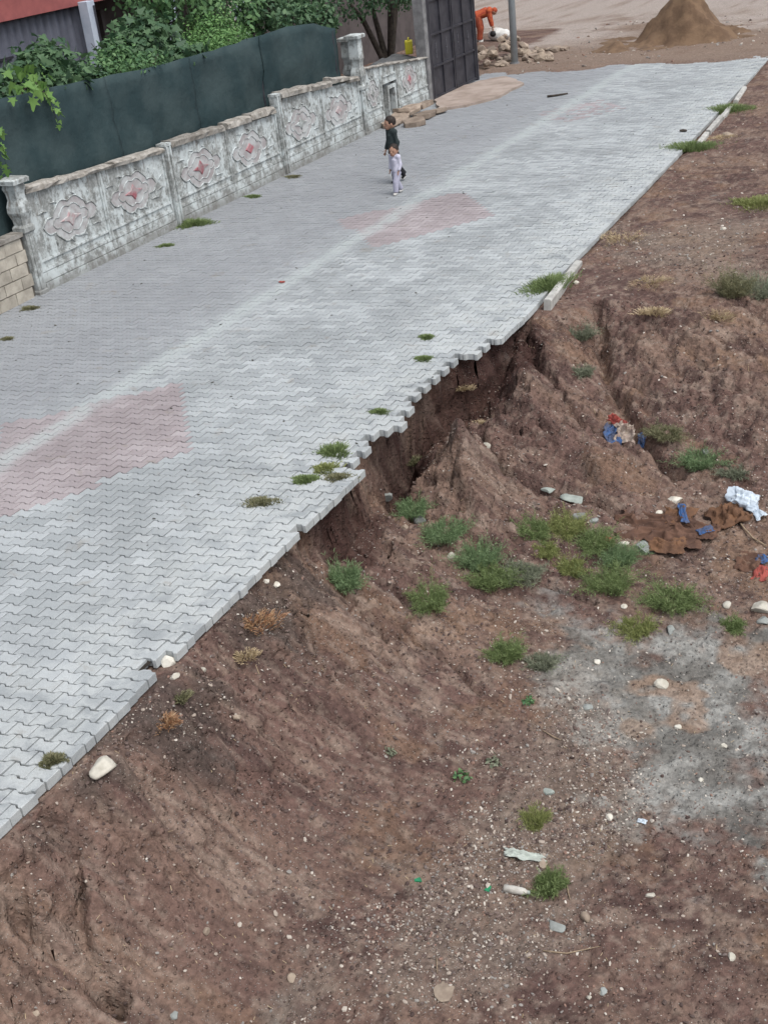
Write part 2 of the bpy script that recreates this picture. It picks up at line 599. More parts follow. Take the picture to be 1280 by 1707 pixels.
def gz(x, y):                       # height of the finished ground
    i = np.clip(np.searchsorted(xs, x) - 1, 0, len(xs) - 2)
    j = np.clip(np.searchsorted(ys, y) - 1, 0, len(ys) - 2)
    fx, fy = (x - xs[i]) / (xs[i + 1] - xs[i]), (y - ys[j]) / (ys[j + 1] - ys[j])
    return (GZ[j, i] * (1 - fx) + GZ[j, i + 1] * fx) * (1 - fy) + (GZ[j + 1, i] * (1 - fx) + GZ[j + 1, i + 1] * fx) * fy


TT = np.arange(3.0, 75.0, .008)


def hit(px, py):                    # where the ray through a photo pixel meets ground or paving
    r = ray(px, py)
    P = CAMP + TT[:, None] * r
    g = gz(P[:, 0], P[:, 1])
    on_road = (P[:, 0] < edge_x(P[:, 1]) - .05) & (P[:, 1] < 35.5) & (P[:, 0] > -14.2) & (P[:, 2] > -.05)
    g = np.where(on_road, np.maximum(g, 0.0), g)
    k = int(np.argmax(P[:, 2] <= g))
    return np.array([P[k, 0], P[k, 1], g[k]])


def region(px_poly):
    return [tuple(hit(*p)[:2]) for p in px_poly]


def soft(poly, x, y, w):            # 1 inside a polygon, fading out over w metres
    d = seg_dist(x, y, poly + [poly[0]])
    return np.where(inpoly(x, y, poly), .5 + .5 * np.clip(d / w, 0, 1), .5 - .5 * np.clip(d / w, 0, 1))


R_SILT = region([(930, 1030), (1020, 1050), (1120, 1075), (1280, 1060), (1279, 1420), (1150, 1400), (1060, 1330), (1020, 1240), (960, 1180), (930, 1090)])
R_GRAVEL = region([(960, 1110), (1060, 1180), (1080, 1300), (1060, 1420), (960, 1480), (940, 1600), (800, 1700), (480, 1700), (560, 1560), (700, 1440), (840, 1330), (880, 1180)])
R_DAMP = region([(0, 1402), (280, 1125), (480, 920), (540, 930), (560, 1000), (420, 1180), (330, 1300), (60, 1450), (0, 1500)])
R_DAMP_SHADE = region([(545, 890), (630, 740), (690, 640), (760, 580), (870, 520), (895, 600), (850, 640), (800, 695), (735, 725), (690, 800), (650, 860), (600, 930)])  # broken face and hollow: dark red moist soil, with painted shade
R_GRAV2 = region([(1020, 380), (1280, 350), (1279, 460), (1150, 470), (1000, 440)])
ff = sstep(33.6, 36.6, GY + .9 * fbm(GX * .5, GY * .5, 91, 4) + .12 * np.clip(-9 - GX, 0, 5))


def cmix(c, f, d):
    return c + (np.asarray(d) - c) * np.clip(f, 0, 1)[..., None]


N = lambda s, k, o=4, g=.6: fbm((GX + .8 * GZ) * k + .25 * fbm(GX * k * .7, GY * k * .7, s + 200, 2), (GY + .35 * GZ) * k, s, o, g)
wig = .5 * N(301, 2.4) + .25 * N(302, 9, 3)
sc_ = np.zeros(GX.shape + (3,)) + np.array([.118, .072, .063])
sc_ = cmix(sc_, sstep(-.25, .35, N(310, .8)), (.162, .107, .087))
sc_ = cmix(sc_, .75 * sstep(.02, .38, N(311, 3.6)), (.068, .041, .038))
sc_ = cmix(sc_, .4 * sstep(.12, .45, N(312, 1.5)), (.190, .118, .078))
sc_ = cmix(sc_, .55 * sstep(.18, .5, N(313, 5.5)), (.235, .175, .145))
sc_ = cmix(sc_, .55 * sstep(.1, .5, N(314, 15, 3)), (.225, .170, .145))
sc_ = cmix(sc_, .60 * sstep(.1, .5, N(315, 13, 3)), (.066, .041, .037))
sc_ = cmix(sc_, .88 * sstep(.12, .5, soft(R_DAMP_SHADE, GX, GY, .35) + .6 * wig), (.040, .020, .018))  # moist red soil, darkened further for the shade under the overhanging pavers
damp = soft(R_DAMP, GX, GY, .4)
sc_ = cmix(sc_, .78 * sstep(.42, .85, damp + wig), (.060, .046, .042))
gsilt = sstep(.26, .66, soft(R_SILT, GX, GY, .7) + wig * .9)
scol = cmix(np.zeros_like(sc_) + np.array([.145, .140, .134]), sstep(-.35, .25, N(320, 2.2)), (.272, .268, .262))
scol = cmix(scol, .6 * sstep(.1, .45, N(321, 7)), (.085, .080, .077))
scol = cmix(scol, .7 * sstep(.30, .5, N(322, 1.6)), (.25, .165, .12))
sc_ = cmix(sc_, .9 * gsilt, scol)
grav = np.maximum(soft(R_GRAVEL, GX, GY, .5), soft(R_GRAV2, GX, GY, .8) * .9)
sc_ = cmix(sc_, .35 * sstep(.4, .8, grav + wig), (.20, .165, .14))
sc_ = sc_ * np.array([1.07, 1.10, 1.07]) * (1 - .10 * sstep(-1.2, -1.5, GZ))[..., None]
sandm = sstep(.35, .7, ff * sstep(-4.0, -6.8, GX) * np.where(GY < 43.5, sstep(-15.2, -14.4, GX), 1) + .6 * N(330, .9))
dcol = cmix(np.zeros_like(sc_) + np.array([.200, .150, .120]), sstep(38.5, 44, GY + 7 * N(331, .35, 5)), (.315, .272, .245))
dcol = cmix(dcol, .6 * sstep(.15, .45, N(332, 2.2)), (.175, .125, .098))
sc_ = cmix(sc_, sandm * ff, dcol)
gritm = np.clip(.25 + .8 * sstep(-.1, .4, N(340, 1.9)) + .8 * sstep(.4, .7, grav + wig), 0, 1) * (1 - .6 * gsilt)
nx, ny = len(xs), len(ys)
idx = np.arange(nx * ny).reshape(ny, nx)
quads = np.stack([idx[:-1, :-1], idx[:-1, 1:], idx[1:, 1:], idx[1:, :-1]], -1).reshape(-1, 4)
gdx = np.zeros_like(GZ)
gdx[:, 1:-1] = np.abs(GZ[:, 2:] - GZ[:, :-2]) / (xs[2:] - xs[:-2])[None]
face = sstep(.9, 2.2, gdx) * sstep(17.5, 15, GY) * (GX > -6.9) * (GX < -4.8)
sc_ = cmix(sc_, .55 * face * (1 - .7 * soft(R_DAMP_SHADE, GX, GY, .2)) * sstep(.22, .45, N(350, 2.4)), (.20, .15, .125))
GXM = GX + face * (.10 * fbm(GY * 3.1, GZ * 4.2, 501, 3) + .05 * fbm(GY * 9, GZ * 9, 505, 3))
GYM = GY + face * .05 * fbm(GX * 5 + GZ * 7, GY * 7, 509, 3)
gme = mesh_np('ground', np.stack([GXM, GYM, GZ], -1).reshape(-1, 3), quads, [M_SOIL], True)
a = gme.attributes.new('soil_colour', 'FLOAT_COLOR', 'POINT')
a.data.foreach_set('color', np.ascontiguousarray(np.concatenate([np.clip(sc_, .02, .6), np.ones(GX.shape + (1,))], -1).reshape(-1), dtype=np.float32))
a = gme.attributes.new('grit', 'FLOAT', 'POINT')
a.data.foreach_set('value', np.ascontiguousarray(gritm.reshape(-1), dtype=np.float32))
ground = tag(link('ground', gme), 'eroded red brown soil bank falling from the paved road to low ground', None, None, 'structure')

# ------------------------------------------------------------------ the paved road: interlocking double T pavers
road = tag(empty('road', (0, 0, 0)), 'grey interlocking paver road with crumbling right hand edge', None, None, 'structure')
PL, PW = 0.200, 0.140                # block length across the road, row pitch along it
SHEAR = math.tan(math.radians(6.5))


def road_z(x, y):
    return .012 * fbm(x * .45, y * .45, 61, 2) + .006 * fbm(x * 1.7, y * 1.7, 63, 2)


def outline(u0, u1, gap=0.0058):
    """double T block outline between the cuts u0..u1 (full block: -.1 .. .1)"""
    us = [u0] + [u for u in (-.064, -.036, .036, .064) if u0 < u < u1] + [u1]
    w = lambda u: np.interp(abs(u), [0, .036, .064, .1], [.0575, .0575, .0825, .0825]) - gap
    us[0] += gap
    us[-1] -= gap
    lo = [(u, -w(u)) for u in us]
    hi = [(u, w(u)) for u in us[::-1]]
    return lo + hi


def paver_geo(u0, u1, depth=.08, bottom=True, chamfer=.004):
    o = np.array(outline(u0, u1))
    n = len(o)
    oi = np.array(outline(u0, u1, .0058 + chamfer))
    rings = [np.c_[oi, np.zeros(n)], np.c_[o, np.full(n, -chamfer)], np.c_[o, np.full(n, -depth)]] if chamfer else [np.c_[o, np.zeros(n)], np.c_[o, np.full(n, -depth)]]
    f = [tuple(range(n))]
    for k in range(len(rings) - 1):
        f += [((k + 1) * n + i, (k + 1) * n + (i + 1) % n, k * n + (i + 1) % n, k * n + i) for i in range(n)]
    if bottom:
        f.append(tuple(range((len(rings) - 1) * n, len(rings) * n))[::-1])
    v = np.concatenate(rings)
    v[:, 1] += SHEAR * v[:, 0]
    return v, f


TEETH = [(6.27, 6.47, -5.86), (8.50, 8.93, -5.76), (9.98, 10.62, -5.90), (10.62, 10.95, -5.99), (10.95, 11.28, -5.79), (11.28, 11.62, -5.95), (11.62, 12.5, -6.07), (12.5, 13.36, -6.0), (13.36, 13.9, -5.8)]
RED = [[(-10.85, 10.0), (-9.36, 11.7), (-7.95, 10.0), (-9.1, 7.9)], [(-11.0, 19.3), (-9.38, 21.35), (-8.1, 19.8), (-9.5, 17.7)], [(-10.6, 28.9), (-9.4, 30.2), (-8.4, 29.0), (-9.5, 27.5)]]
blocks = []                          # x, y, kind, red
nrow = int((36.5 - 1.8) / PW)
for j in range(nrow):
    y = 1.8 + j * PW
    xe = float(edge_x(y))
    lim, teeth = xe, False
    for a, b, l in TEETH:
        if a <= y < b:
            lim, teeth = l, True
    off = PL / 2 if j % 2 == 0 else PL
    if j % 2 and not teeth:
        blocks.append((xe - PL, y, 'half'))      # right half missing: ends flush
    k = 0
    while True:
        cx = xe - off - k * PL
        k += 1
        if cx < -14.35:
            break
        if j % 2 and k == 1 and not teeth:
            pass
        if cx + PL / 2 > lim + .045 and teeth:
            continue
        blocks.append((cx, y, 'full'))
# half blocks fill the odd rows between the last full block and the straight edge
fixed = []
for (x, y, kd) in blocks:
    if kd == 'half':
        fixed.append((x + PL, y, 'half'))
    else:
        fixed.append((x, y, kd))
blocks = fixed
B = np.array([(b[0], b[1]) for b in blocks])
B[:, 1] += SHEAR * (B[:, 0] - edge_x(B[:, 1]))
kinds = np.array([b[2] == 'half' for b in blocks])
keep = (B[:, 1] > 1.6)
B, kinds = B[keep], kinds[keep]
bz = road_z(B[:, 0], B[:, 1])
PJ = project(np.c_[B, bz])
inside = (PJ[:, 0] > -10) & (PJ[:, 0] < 1290) & (PJ[:, 1] > -5) & (PJ[:, 1] < 1712)
vis = (PJ[:, 0] > -420) & (PJ[:, 0] < 1700) & (PJ[:, 1] > -220) & (PJ[:, 1] < 2200)
red = np.zeros(len(B), bool)
for k_, p in enumerate(RED):
    m_ = inpoly(B[:, 0], B[:, 1], p)
    red |= m_ & (rng.random(len(B)) < (1, 1, .4)[k_])
order = np.argsort(np.where(inside, PJ[:, 2], 1e9))
single = np.zeros(len(B), bool)
single[order[:300]] = True
full_v, full_f = paver_geo(-.1, .1)
half_v, half_f = paver_geo(-.1, 0)
PM = {(h, r): mesh_np('paver', half_v if h else full_v, half_f if h else full_f, [M_PAVER_RED if r else M_PAVER]) for h in (0, 1) for r in (0, 1)}
loose = {}
for i in np.where(single)[0]:
    lim = edge_x(B[i, 1]) - B[i, 0]
    k = 1.0 + 1.6 * max(0, 1 - lim / .5)
    link('paver', PM[(int(kinds[i]), int(red[i]))], road, (B[i, 0] + (rng.normal(0, .007) if lim < .22 else 0), B[i, 1], bz[i] + rng.normal(0, .0013 * k)),
         (rng.normal(0, .006 * k), rng.normal(0, .005 * k), rng.normal(0, .005 * k)))
VV, FF, MI, nb = [], [], [], 0
far_v, far_f = paver_geo(-.1, .1, .03, False, 0)
mid_v, mid_f = paver_geo(-.1, .1, .03, False)
edge_v, edge_f = paver_geo(-.1, .1)
for i in np.where(vis & ~single)[0]:
    ed = edge_x(B[i, 1]) - B[i, 0] < .75
    v, f = (half_v, half_f) if kinds[i] else (edge_v, edge_f) if ed else (far_v, far_f) if B[i, 1] > 19 else (mid_v, mid_f)
    k = 2.2 if ed else 1.0
    a, tx, ty = rng.normal(0, .005 * k), rng.normal(0, .006 * k), rng.normal(0, .005 * k)
    w = v.copy()
    w[:, 0], w[:, 1] = v[:, 0] - a * v[:, 1], v[:, 1] + a * v[:, 0]
    w[:, 2] += tx * w[:, 1] + ty * w[:, 0] + bz[i] + rng.normal(0, .0015 * k)
    w[:, 0] += B[i, 0]
    w[:, 1] += B[i, 1]
    VV.append(w)
    FF += [tuple(q + nb for q in fc) for fc in f]
    MI += [int(red[i])] * len(f)
    nb += len(v)
tag(link('paver_field', mesh_np('paver_field', np.concatenate(VV), FF, [M_PAVER, M_PAVER_RED], midx=MI), road), kind='stuff')
# sand bed between and below the blocks
bx_, by_ = np.r_[np.arange(-14.4, -6.6, .3), -6.6, -6.35, -6.2, -6.05, -5.9], np.arange(1.6, 36.6, .2)
QX, QY = np.meshgrid(bx_, by_)
lastc = np.minimum(cliff_x(QY), edge_x(QY) - .12) - .03
QX = np.minimum(QX, lastc)
QZ = road_z(QX, QY) - np.where(QX > -8, .030, np.where(QX > -9.5, .018, .008))
i2 = np.arange(QX.size).reshape(QX.shape)
link('sand_bed', mesh_np('sand_bed', np.stack([QX, QY, QZ], -1).reshape(-1, 3), np.stack([i2[:-1, :-1], i2[:-1, 1:], i2[1:, 1:], i2[1:, :-1]], -1).reshape(-1, 4), [M_BED], True), road)
#--PART2--

# ------------------------------------------------------------------ more materials
def plaster_mat():
    """whitewash flaking off grey precast concrete"""
    t = NT('flaking whitewash on concrete', 0.92, 0.2)
    n = t.noise(3.4, 5, 0.7, t.mapv((1, 1, 0.55)), dist=0.3)
    f = t.noise(12, 4, 0.7)
    con = t.mix(t.ramp(f, 0.35, 0.65), (0.20, 0.21, 0.205), (0.33, 0.345, 0.34))
    w = t.math('ADD', n, t.math('MULTIPLY', t.math('SUBTRACT', f, 0.5), 0.45))
    c = t.mix(t.ramp(w, 0.42, 0.60, 0, 0.85), con, (0.52, 0.57, 0.58))
    x, y, z = t.xyz()
    low = t.math('ADD', z, t.math('MULTIPLY', t.noise(2.5, 4), 0.5))
    c = t.mix(t.ramp(low, 0.55, 0.22, 0, 0.75), c, (0.17, 0.165, 0.155))
    drip = t.ramp(t.noise(4, 4, 0.6, t.mapv((3, 3, 0.35))), 0.55, 0.7)
    c = t.mix(t.math('MULTIPLY', t.math('MULTIPLY', drip, t.ramp(z, 0.8, 1.5)), 0.7), c, (0.15, 0.125, 0.105))
    t.bump(f, 0.5, 0.01)
    return t.done(c)


M_PLASTER = plaster_mat()
M_REDPAINT = simple('worn red paint', (0.30, 0.085, 0.105), (0.34, 0.29, 0.295), 6, 0.85, piece=0.15)
M_PINKPAINT = simple('faded pink paint', (0.36, 0.25, 0.26), (0.42, 0.43, 0.43), 11, 0.9)
M_FIELD = simple('grey pink field paint', (0.31, 0.285, 0.29), (0.44, 0.455, 0.46), 4, 0.9, bump=0.5, bdist=0.01, bscale=14)
M_COPING = simple('weathered coping concrete', (0.34, 0.325, 0.30), (0.19, 0.175, 0.155), 7, 0.95, bump=0.6, bdist=0.012, bscale=30, piece=0.18)
M_BLOCK = simple('pale concrete block', (0.42, 0.39, 0.335), (0.30, 0.275, 0.235), 5, 0.95, piece=0.15)
M_MORTAR = simple('dark mortar', (0.13, 0.115, 0.10), None, 9)
M_SCREEN = simple('dark teal shade cloth', (0.022, 0.042, 0.047), (0.041, 0.064, 0.068), 1.1, 0.8, bump=0.8, bdist=0.03, bscale=5, spec=0.2)
M_BARK = simple('dark bark', (0.075, 0.062, 0.052), (0.035, 0.03, 0.026), 12, 0.95)
M_METAL = simple('dark painted sheet metal', (0.026, 0.026, 0.034), (0.045, 0.045, 0.055), 3.5, 0.5, bump=0.15)
M_MOTIF = simple('chalky rubbed paint', (0.10, 0.10, 0.115), (0.035, 0.035, 0.045), 22, 0.7)
M_PILLAR = simple('grey render', (0.22, 0.22, 0.225), (0.14, 0.14, 0.145), 5)
M_GALV = simple('galvanised steel', (0.36, 0.41, 0.44), (0.29, 0.33, 0.36), 3, 0.5, bump=0.05, spec=0.5)
M_SLAB = simple('brown field stone', (0.30, 0.245, 0.20), (0.19, 0.15, 0.12), 4, 0.92, bump=0.7, bdist=0.015, bscale=22, piece=0.2)
M_KERB = simple('light kerb concrete', (0.44, 0.44, 0.42), (0.32, 0.315, 0.30), 8, 0.92, piece=0.1)
M_APRON = simple('dusty pinkish concrete', (0.36, 0.30, 0.265), (0.25, 0.20, 0.17), 1.6, 0.95)
M_CORR = simple('grey corrugated sheet', (0.135, 0.145, 0.185), (0.105, 0.112, 0.145), 2, 0.6, bump=0.1)
M_HRED = simple('dull red painted beam', (0.36, 0.115, 0.11), (0.28, 0.09, 0.09), 3, 0.8, bump=0.1)
M_COLUMN = simple('blue white painted column', (0.50, 0.56, 0.66), (0.40, 0.46, 0.56), 3, 0.8, bump=0.1)
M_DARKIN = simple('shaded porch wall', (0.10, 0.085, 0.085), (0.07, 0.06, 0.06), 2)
M_SAND = simple('builder sand', (0.165, 0.108, 0.068), (0.11, 0.07, 0.045), 3, 0.97, bump=0.7, bdist=0.02, bscale=18)


def leaf_mat(name, a, b, trans=0.25):
    t = NT(name, 0.55, 0.35)
    c = t.mix(t.rand(), a, b)
    t.set(t.b.inputs['Base Color'], c)
    tr = t.n.new('ShaderNodeBsdfTranslucent')
    t.l.new(c, tr.inputs['Color'])
    mx = t.n.new('ShaderNodeMixShader')
    mx.inputs[0].default_value = trans
    t.l.new(t.b.outputs[0], mx.inputs[1])
    t.l.new(tr.outputs[0], mx.inputs[2])
    t.l.new(mx.outputs[0], t.n['Material Output'].inputs['Surface'])
    return t.m


M_FIG = leaf_mat('dark fig leaf', (0.038, 0.088, 0.048), (0.10, 0.18, 0.085))
M_MIDLEAF = leaf_mat('mid green leaf', (0.055, 0.13, 0.058), (0.135, 0.25, 0.10))
M_BRIGHT = leaf_mat('bright green leaf', (0.085, 0.195, 0.065), (0.17, 0.31, 0.105))
M_VINE = leaf_mat('yellow green vine leaf', (0.10, 0.21, 0.05), (0.19, 0.33, 0.09))
M_GRASS = leaf_mat('green grass', (0.12, 0.17, 0.065), (0.24, 0.31, 0.13), 0.3)
M_GRASS2 = leaf_mat('fresh weed green', (0.115, 0.185, 0.09), (0.235, 0.33, 0.165), 0.3)
M_GRASSY = leaf_mat('yellowish weed', (0.17, 0.205, 0.07), (0.31, 0.33, 0.13), 0.3)
M_GREYW = leaf_mat('grey green weed', (0.145, 0.165, 0.115), (0.25, 0.27, 0.19), 0.2)
M_STRAW = leaf_mat('dry straw', (0.34, 0.26, 0.15), (0.52, 0.42, 0.28), 0.15)
M_RUST = leaf_mat('rusty dry stalk', (0.30, 0.14, 0.07), (0.48, 0.33, 0.20), 0.15)
M_OLIVE = leaf_mat('brownish flat weed', (0.125, 0.135, 0.07), (0.24, 0.225, 0.13), 0.2)

# ------------------------------------------------------------------ precast ornamental wall along the far side
WX = -14.1
wall = tag(empty('ornamental_wall', (WX, 22.6, 0)), 'whitewashed precast concrete wall with relief medallions along the far roadside', 'wall')


def wp(x, y, z):                     # wall pieces are built in world metres, then moved under the wall's Empty
    return (x - WX, y - 22.6, z)


def medallion_outline(a, b, n=6):
    pts = []
    cor = [(a, 0), (.62 * a, .42 * b), (.50 * a, .80 * b), (0, b), (-.50 * a, .80 * b), (-.62 * a, .42 * b), (-a, 0), (-.62 * a, -.42 * b), (-.50 * a, -.80 * b), (0, -b), (.50 * a, -.80 * b), (.62 * a, -.42 * b)]
    for i, p in enumerate(cor):
        q = cor[(i + 1) % len(cor)]
        L = math.hypot(q[0] - p[0], q[1] - p[1])
        sgn = 1 if i % 3 != 1 else .6
        for k in range(n):
            t = k / n
            m = math.sin(math.pi * t) * .22 * L * sgn
            nxn, nzn = (q[1] - p[1]) / L, -(q[0] - p[0]) / L
            pts.append((p[0] + (q[0] - p[0]) * t + nxn * m, p[1] + (q[1] - p[1]) * t + nzn * m))
    return pts


def panel(y0, y1, z0, zt0, zt1, med=None, mat_c=None, seed=0):
    """one precast slab: sloping top, raised border, relief medallion"""
    fr = MB()
    g = .006
    y0, y1 = y0 + g, y1 - g
    top = lambda y: zt0 + (zt1 - zt0) * (y - y0) / (y1 - y0)
    fr.hexa([wp(WX - .10, y0, z0), wp(WX - .03, y0, z0), wp(WX - .03, y1, z0), wp(WX - .10, y1, z0),
             wp(WX - .10, y0, zt0), wp(WX - .03, y0, zt0), wp(WX - .03, y1, zt1), wp(WX - .10, y1, zt1)])
    bw = .05
    for (a0, a1) in ((y0, y0 + bw), (y1 - bw, y1)):
        fr.hexa([wp(WX - .03, a0, z0), wp(WX - .004, a0, z0), wp(WX - .004, a1, z0), wp(WX - .03, a1, z0),
                 wp(WX - .03, a0, top(a0)), wp(WX - .004, a0, top(a0)), wp(WX - .004, a1, top(a1)), wp(WX - .03, a1, top(a1))])
    for zz, hh in ((z0, .05), (z0 + .16, .035)):
        fr.hexa([wp(WX - .03, y0 + bw, zz), wp(WX - .006, y0 + bw, zz), wp(WX - .006, y1 - bw, zz), wp(WX - .03, y1 - bw, zz),
                 wp(WX - .03, y0 + bw, zz + hh), wp(WX - .010, y0 + bw, zz + hh), wp(WX - .010, y1 - bw, zz + hh), wp(WX - .03, y1 - bw, zz + hh)])
    # scattered leaf shaped relief strokes
    rr = random.Random(seed)
    if med:
        my, mz, a, b = med
        for k in range(14):
            an = 2 * math.pi * k / 14 + rr.uniform(-.1, .1)
            p0 = (my + math.cos(an) * a * 1.12, mz + math.sin(an) * b * 1.12)
            p1 = (my + math.cos(an + .18) * a * 1.42, mz + math.sin(an + .18) * b * 1.38)
            if not (y0 + .08 < p1[0] < y1 - .08 and z0 + .22 < p1[1] < top(p1[0]) - .05):
                continue
            fr.tube([wp(WX - .026, *p0), wp(WX - .018, (p0[0] + p1[0]) / 2, (p0[1] + p1[1]) / 2 + .02), wp(WX - .026, *p1)], [.006, .016, .005], 6)
    p = fr.build('panel', M_PLASTER, wall)
    if med:
        ol = medallion_outline(a, b)
        rim = MB()
        pts = [wp(WX - .022, my + u, mz + v) for u, v in ol]
        rim.tube(pts + [pts[0]], .0125, 6, False)
        pts = [wp(WX - .024, my + u * .66, mz + v * .66) for u, v in ol]
        rim.tube(pts + [pts[0]], .009, 6, False)
        rim.build('medallion_rim', M_PLASTER, p, True)
        fld = MB()
        q_ = [(u * .97, v * .97) for u, v in ol]
        fld.add([wp(WX - .0275, my + u, mz + v) for u, v in q_], [tuple(range(len(q_)))])
        fld.build('medallion_field', M_FIELD, p)
        inn = MB()
        d = [(a * .42, 0), (a * .13, b * .17), (0, b * .52), (-a * .13, b * .17), (-a * .42, 0), (-a * .13, -b * .17), (0, -b * .52), (a * .13, -b * .17)]
        if seed % 2:
            d = [(a * .26, 0), (0, b * .40), (-a * .26, 0), (0, -b * .40)]
        n = len(d)
        inn.add([wp(WX - .032, my + u, mz + v) for u, v in d] + [wp(WX - .008, my + u * .8, mz + v * .8) for u, v in d],
                [tuple(range(n, 2 * n))] + [(i, (i + 1) % n, n + (i + 1) % n, n + i) for i in range(n)])
        inn.build('medallion_boss', mat_c, p)


def plinth(y0, y1, h, n):
    L = (y1 - y0) / n
    for k in range(n):
        for z0, z1, dx in ((-.12, h * .45, .03), (h * .45 + .012, h, .0)):
            m = MB()
            m.hexa([wp(WX - .12, y0 + k * L + .004, z0), wp(WX + dx, y0 + k * L + .004, z0), wp(WX + dx, y0 + (k + 1) * L - .004, z0), wp(WX - .12, y0 + (k + 1) * L - .004, z0),
                    wp(WX - .12, y0 + k * L + .004, z1), wp(WX + dx - .01, y0 + k * L + .004, z1), wp(WX + dx - .01, y0 + (k + 1) * L - .004, z1), wp(WX - .12, y0 + (k + 1) * L - .004, z1)])
            m.build('plinth_beam', M_PLASTER, wall)


def coping(y0, y1, zt0, zt1, cuts, hh=.10, over=.06):
    rr = random.Random(int(y0 * 100))
    for c0, c1, dz in cuts:
        a, b = y0 + (y1 - y0) * c0, y0 + (y1 - y0) * c1
        za, zb = zt0 + (zt1 - zt0) * c0 + dz, zt0 + (zt1 - zt0) * c1 + dz
        h0, h1 = hh * rr.uniform(.7, 1.15), hh * rr.uniform(.6, 1.1)
        n = max(3, int((b - a) / .16))
        v, f = [], []
        for i in range(n + 1):
            t = i / n
            y, z, h = a + (b - a) * t, za + (zb - za) * t, h0 + (h1 - h0) * t
            jj = lambda s: rr.uniform(-s, s)
            sec = [(-.17 + jj(.015), 0), (.05 + over * .5 + jj(.02), 0), (.06 + over * .5 + jj(.022), h * .7 + jj(.012)), (.03 + over * .3 + jj(.02), h + jj(.014)), (-.15 + jj(.02), h + jj(.014))]
            v += [wp(WX + sx - .04, y + (jj(.012) if 0 < i < n else 0), z + sz) for sx, sz in sec]
        for i in range(n):
            f += [(i * 5 + k, i * 5 + (k + 1) % 5, (i + 1) * 5 + (k + 1) % 5, (i + 1) * 5 + k) for k in range(5)]
        f += [tuple(range(5))[::-1], tuple(range(n * 5, n * 5 + 5))]
        MB().add(v, f).build('coping_stone', M_COPING, wall)


def post(y, top, w=.17, ornate=False, x=WX):
    m = MB()
    if not ornate:
        m.box(wp(x - .05, y, top / 2 - .06), (.17, w, top + .12))
        for s in (-1, 1):
            m.box(wp(x + .045, y + s * w * .3, top / 2), (.03, .045, top - .02))
        m.box(wp(x - .045, y, top + .02), (.2, w + .03, .05))
    else:
        prof = [(-.1, .11), (.06, .11), (.08, .095), (1.02, .095), (1.05, .125), (1.12, .125), (1.16, .095), (1.24, .10), (1.36, .135), (1.46, .13), (1.56, .10), (1.66, .105), (1.74, .13), (top - .09, .115), (top - .085, .185), (top - .02, .19), (top, .165)]
        n = 4
        v, f = [], []
        for z, r in prof:
            v += [wp(x - .05 + sx * r, y + sy * r, z) for sx, sy in ((-1, -1), (1, -1), (1, 1), (-1, 1))]
        for i in range(len(prof) - 1):
            f += [(i * n + k, i * n + (k + 1) % n, (i + 1) * n + (k + 1) % n, (i + 1) * n + k) for k in range(n)]
        f += [(3, 2, 1, 0), tuple(range((len(prof) - 1) * n, len(prof) * n))]
        m.add(v, f)
        m.box(wp(x + .052, y, .55), (.02, .07, .9))
    m.build('post', M_PLASTER, wall)


post(14.65, 1.9, ornate=True)
post(18.68, 1.50)
post(22.76, 1.62)
post(26.62, 2.28, ornate=True)
post(27.02, 2.18, ornate=True, x=WX - .42)
BAYS = [(14.78, 18.58, 1.60, 1.40, 1), (18.78, 22.66, 1.43, 1.27, 2), (22.86, 26.50, 1.52, 1.29, 3)]
MEDS = {1: [(15.77, .96), (17.54, .94)], 2: [(19.7, .86), (21.5, .82)], 3: [(23.66, .88), (25.42, .80)]}
for (y0, y1, z0, z1, b) in BAYS:
    plinth(y0, y1, .30, 2)
    ym, zm = (y0 + y1) / 2, (z0 + z1) / 2
    panel(y0, ym, .31, z0, zm, (*MEDS[b][0], .70, .29), [M_PINKPAINT, M_REDPAINT, M_PLASTER][b - 1], b * 2)
    panel(ym, y1, .31, zm, z1, (*MEDS[b][1], .68, .29), [M_REDPAINT, M_REDPAINT, M_PINKPAINT][b - 1], b * 2 + (1 if b > 1 else 0))
coping(14.80, 18.56, 1.605, 1.405, [(0, .28, 0), (.283, .60, .004), (.604, 1, 0)], .09)
coping(18.80, 22.64, 1.435, 1.275, [(.0, .48, 0), (.50, .74, .01), (.745, .99, .03)], .12)
coping(22.90, 26.45, 1.525, 1.30, [(.0, .36, .02), (.38, .62, 0), (.63, .86, .05), (.86, 1, -.02)], .13, .1)
# bay by the gate, with the meter niche
plinth(26.75, 27.70, .30, 1)
plinth(28.52, 30.42, .30, 1)
panel(26.75, 27.70, .31, 1.46, 1.38, (27.2, .85, .32, .30), M_PLASTER, 8)
panel(27.70, 28.52, .95, 1.38, 1.31, None, None, 9)
panel(28.52, 30.42, .31, 1.31, 1.13, (29.3, .80, .46, .34), M_REDPAINT, 11)
coping(26.75, 30.42, 1.465, 1.135, [(0, .33, 0), (.333, .7, 0), (.703, 1, 0)], .05, .02)
nic = MB()
nic.box(wp(WX - .5, 28.11, .45), (.06, .84, 1.1))
nic.box(wp(WX - .3, 27.72, .45), (.4, .04, 1.0)).box(wp(WX - .3, 28.50, .45), (.4, .04, 1.0))
niche = nic.build('meter_niche', M_MORTAR, wall)
for j in range(4):
    MB().box(wp(WX - .40, 27.88, .10 + j * .2), (.14, .26, .185), jit=.006).build('block', M_BLOCK, niche)
bxm = MB()
for c, s_ in (((0, -.2, .45), (.2, .07, .84)), ((0, .2, .45), (.2, .07, .84)), ((0, 0, .83), (.2, .33, .08)), ((0, 0, .10), (.2, .33, .14)), ((-.09, 0, .46), (.02, .33, .6))):
    bxm.box(wp(WX - .12 + c[0], 28.24 + c[1], c[2]), s_)
mb_ = bxm.build('meter_box', M_PLASTER, wall)
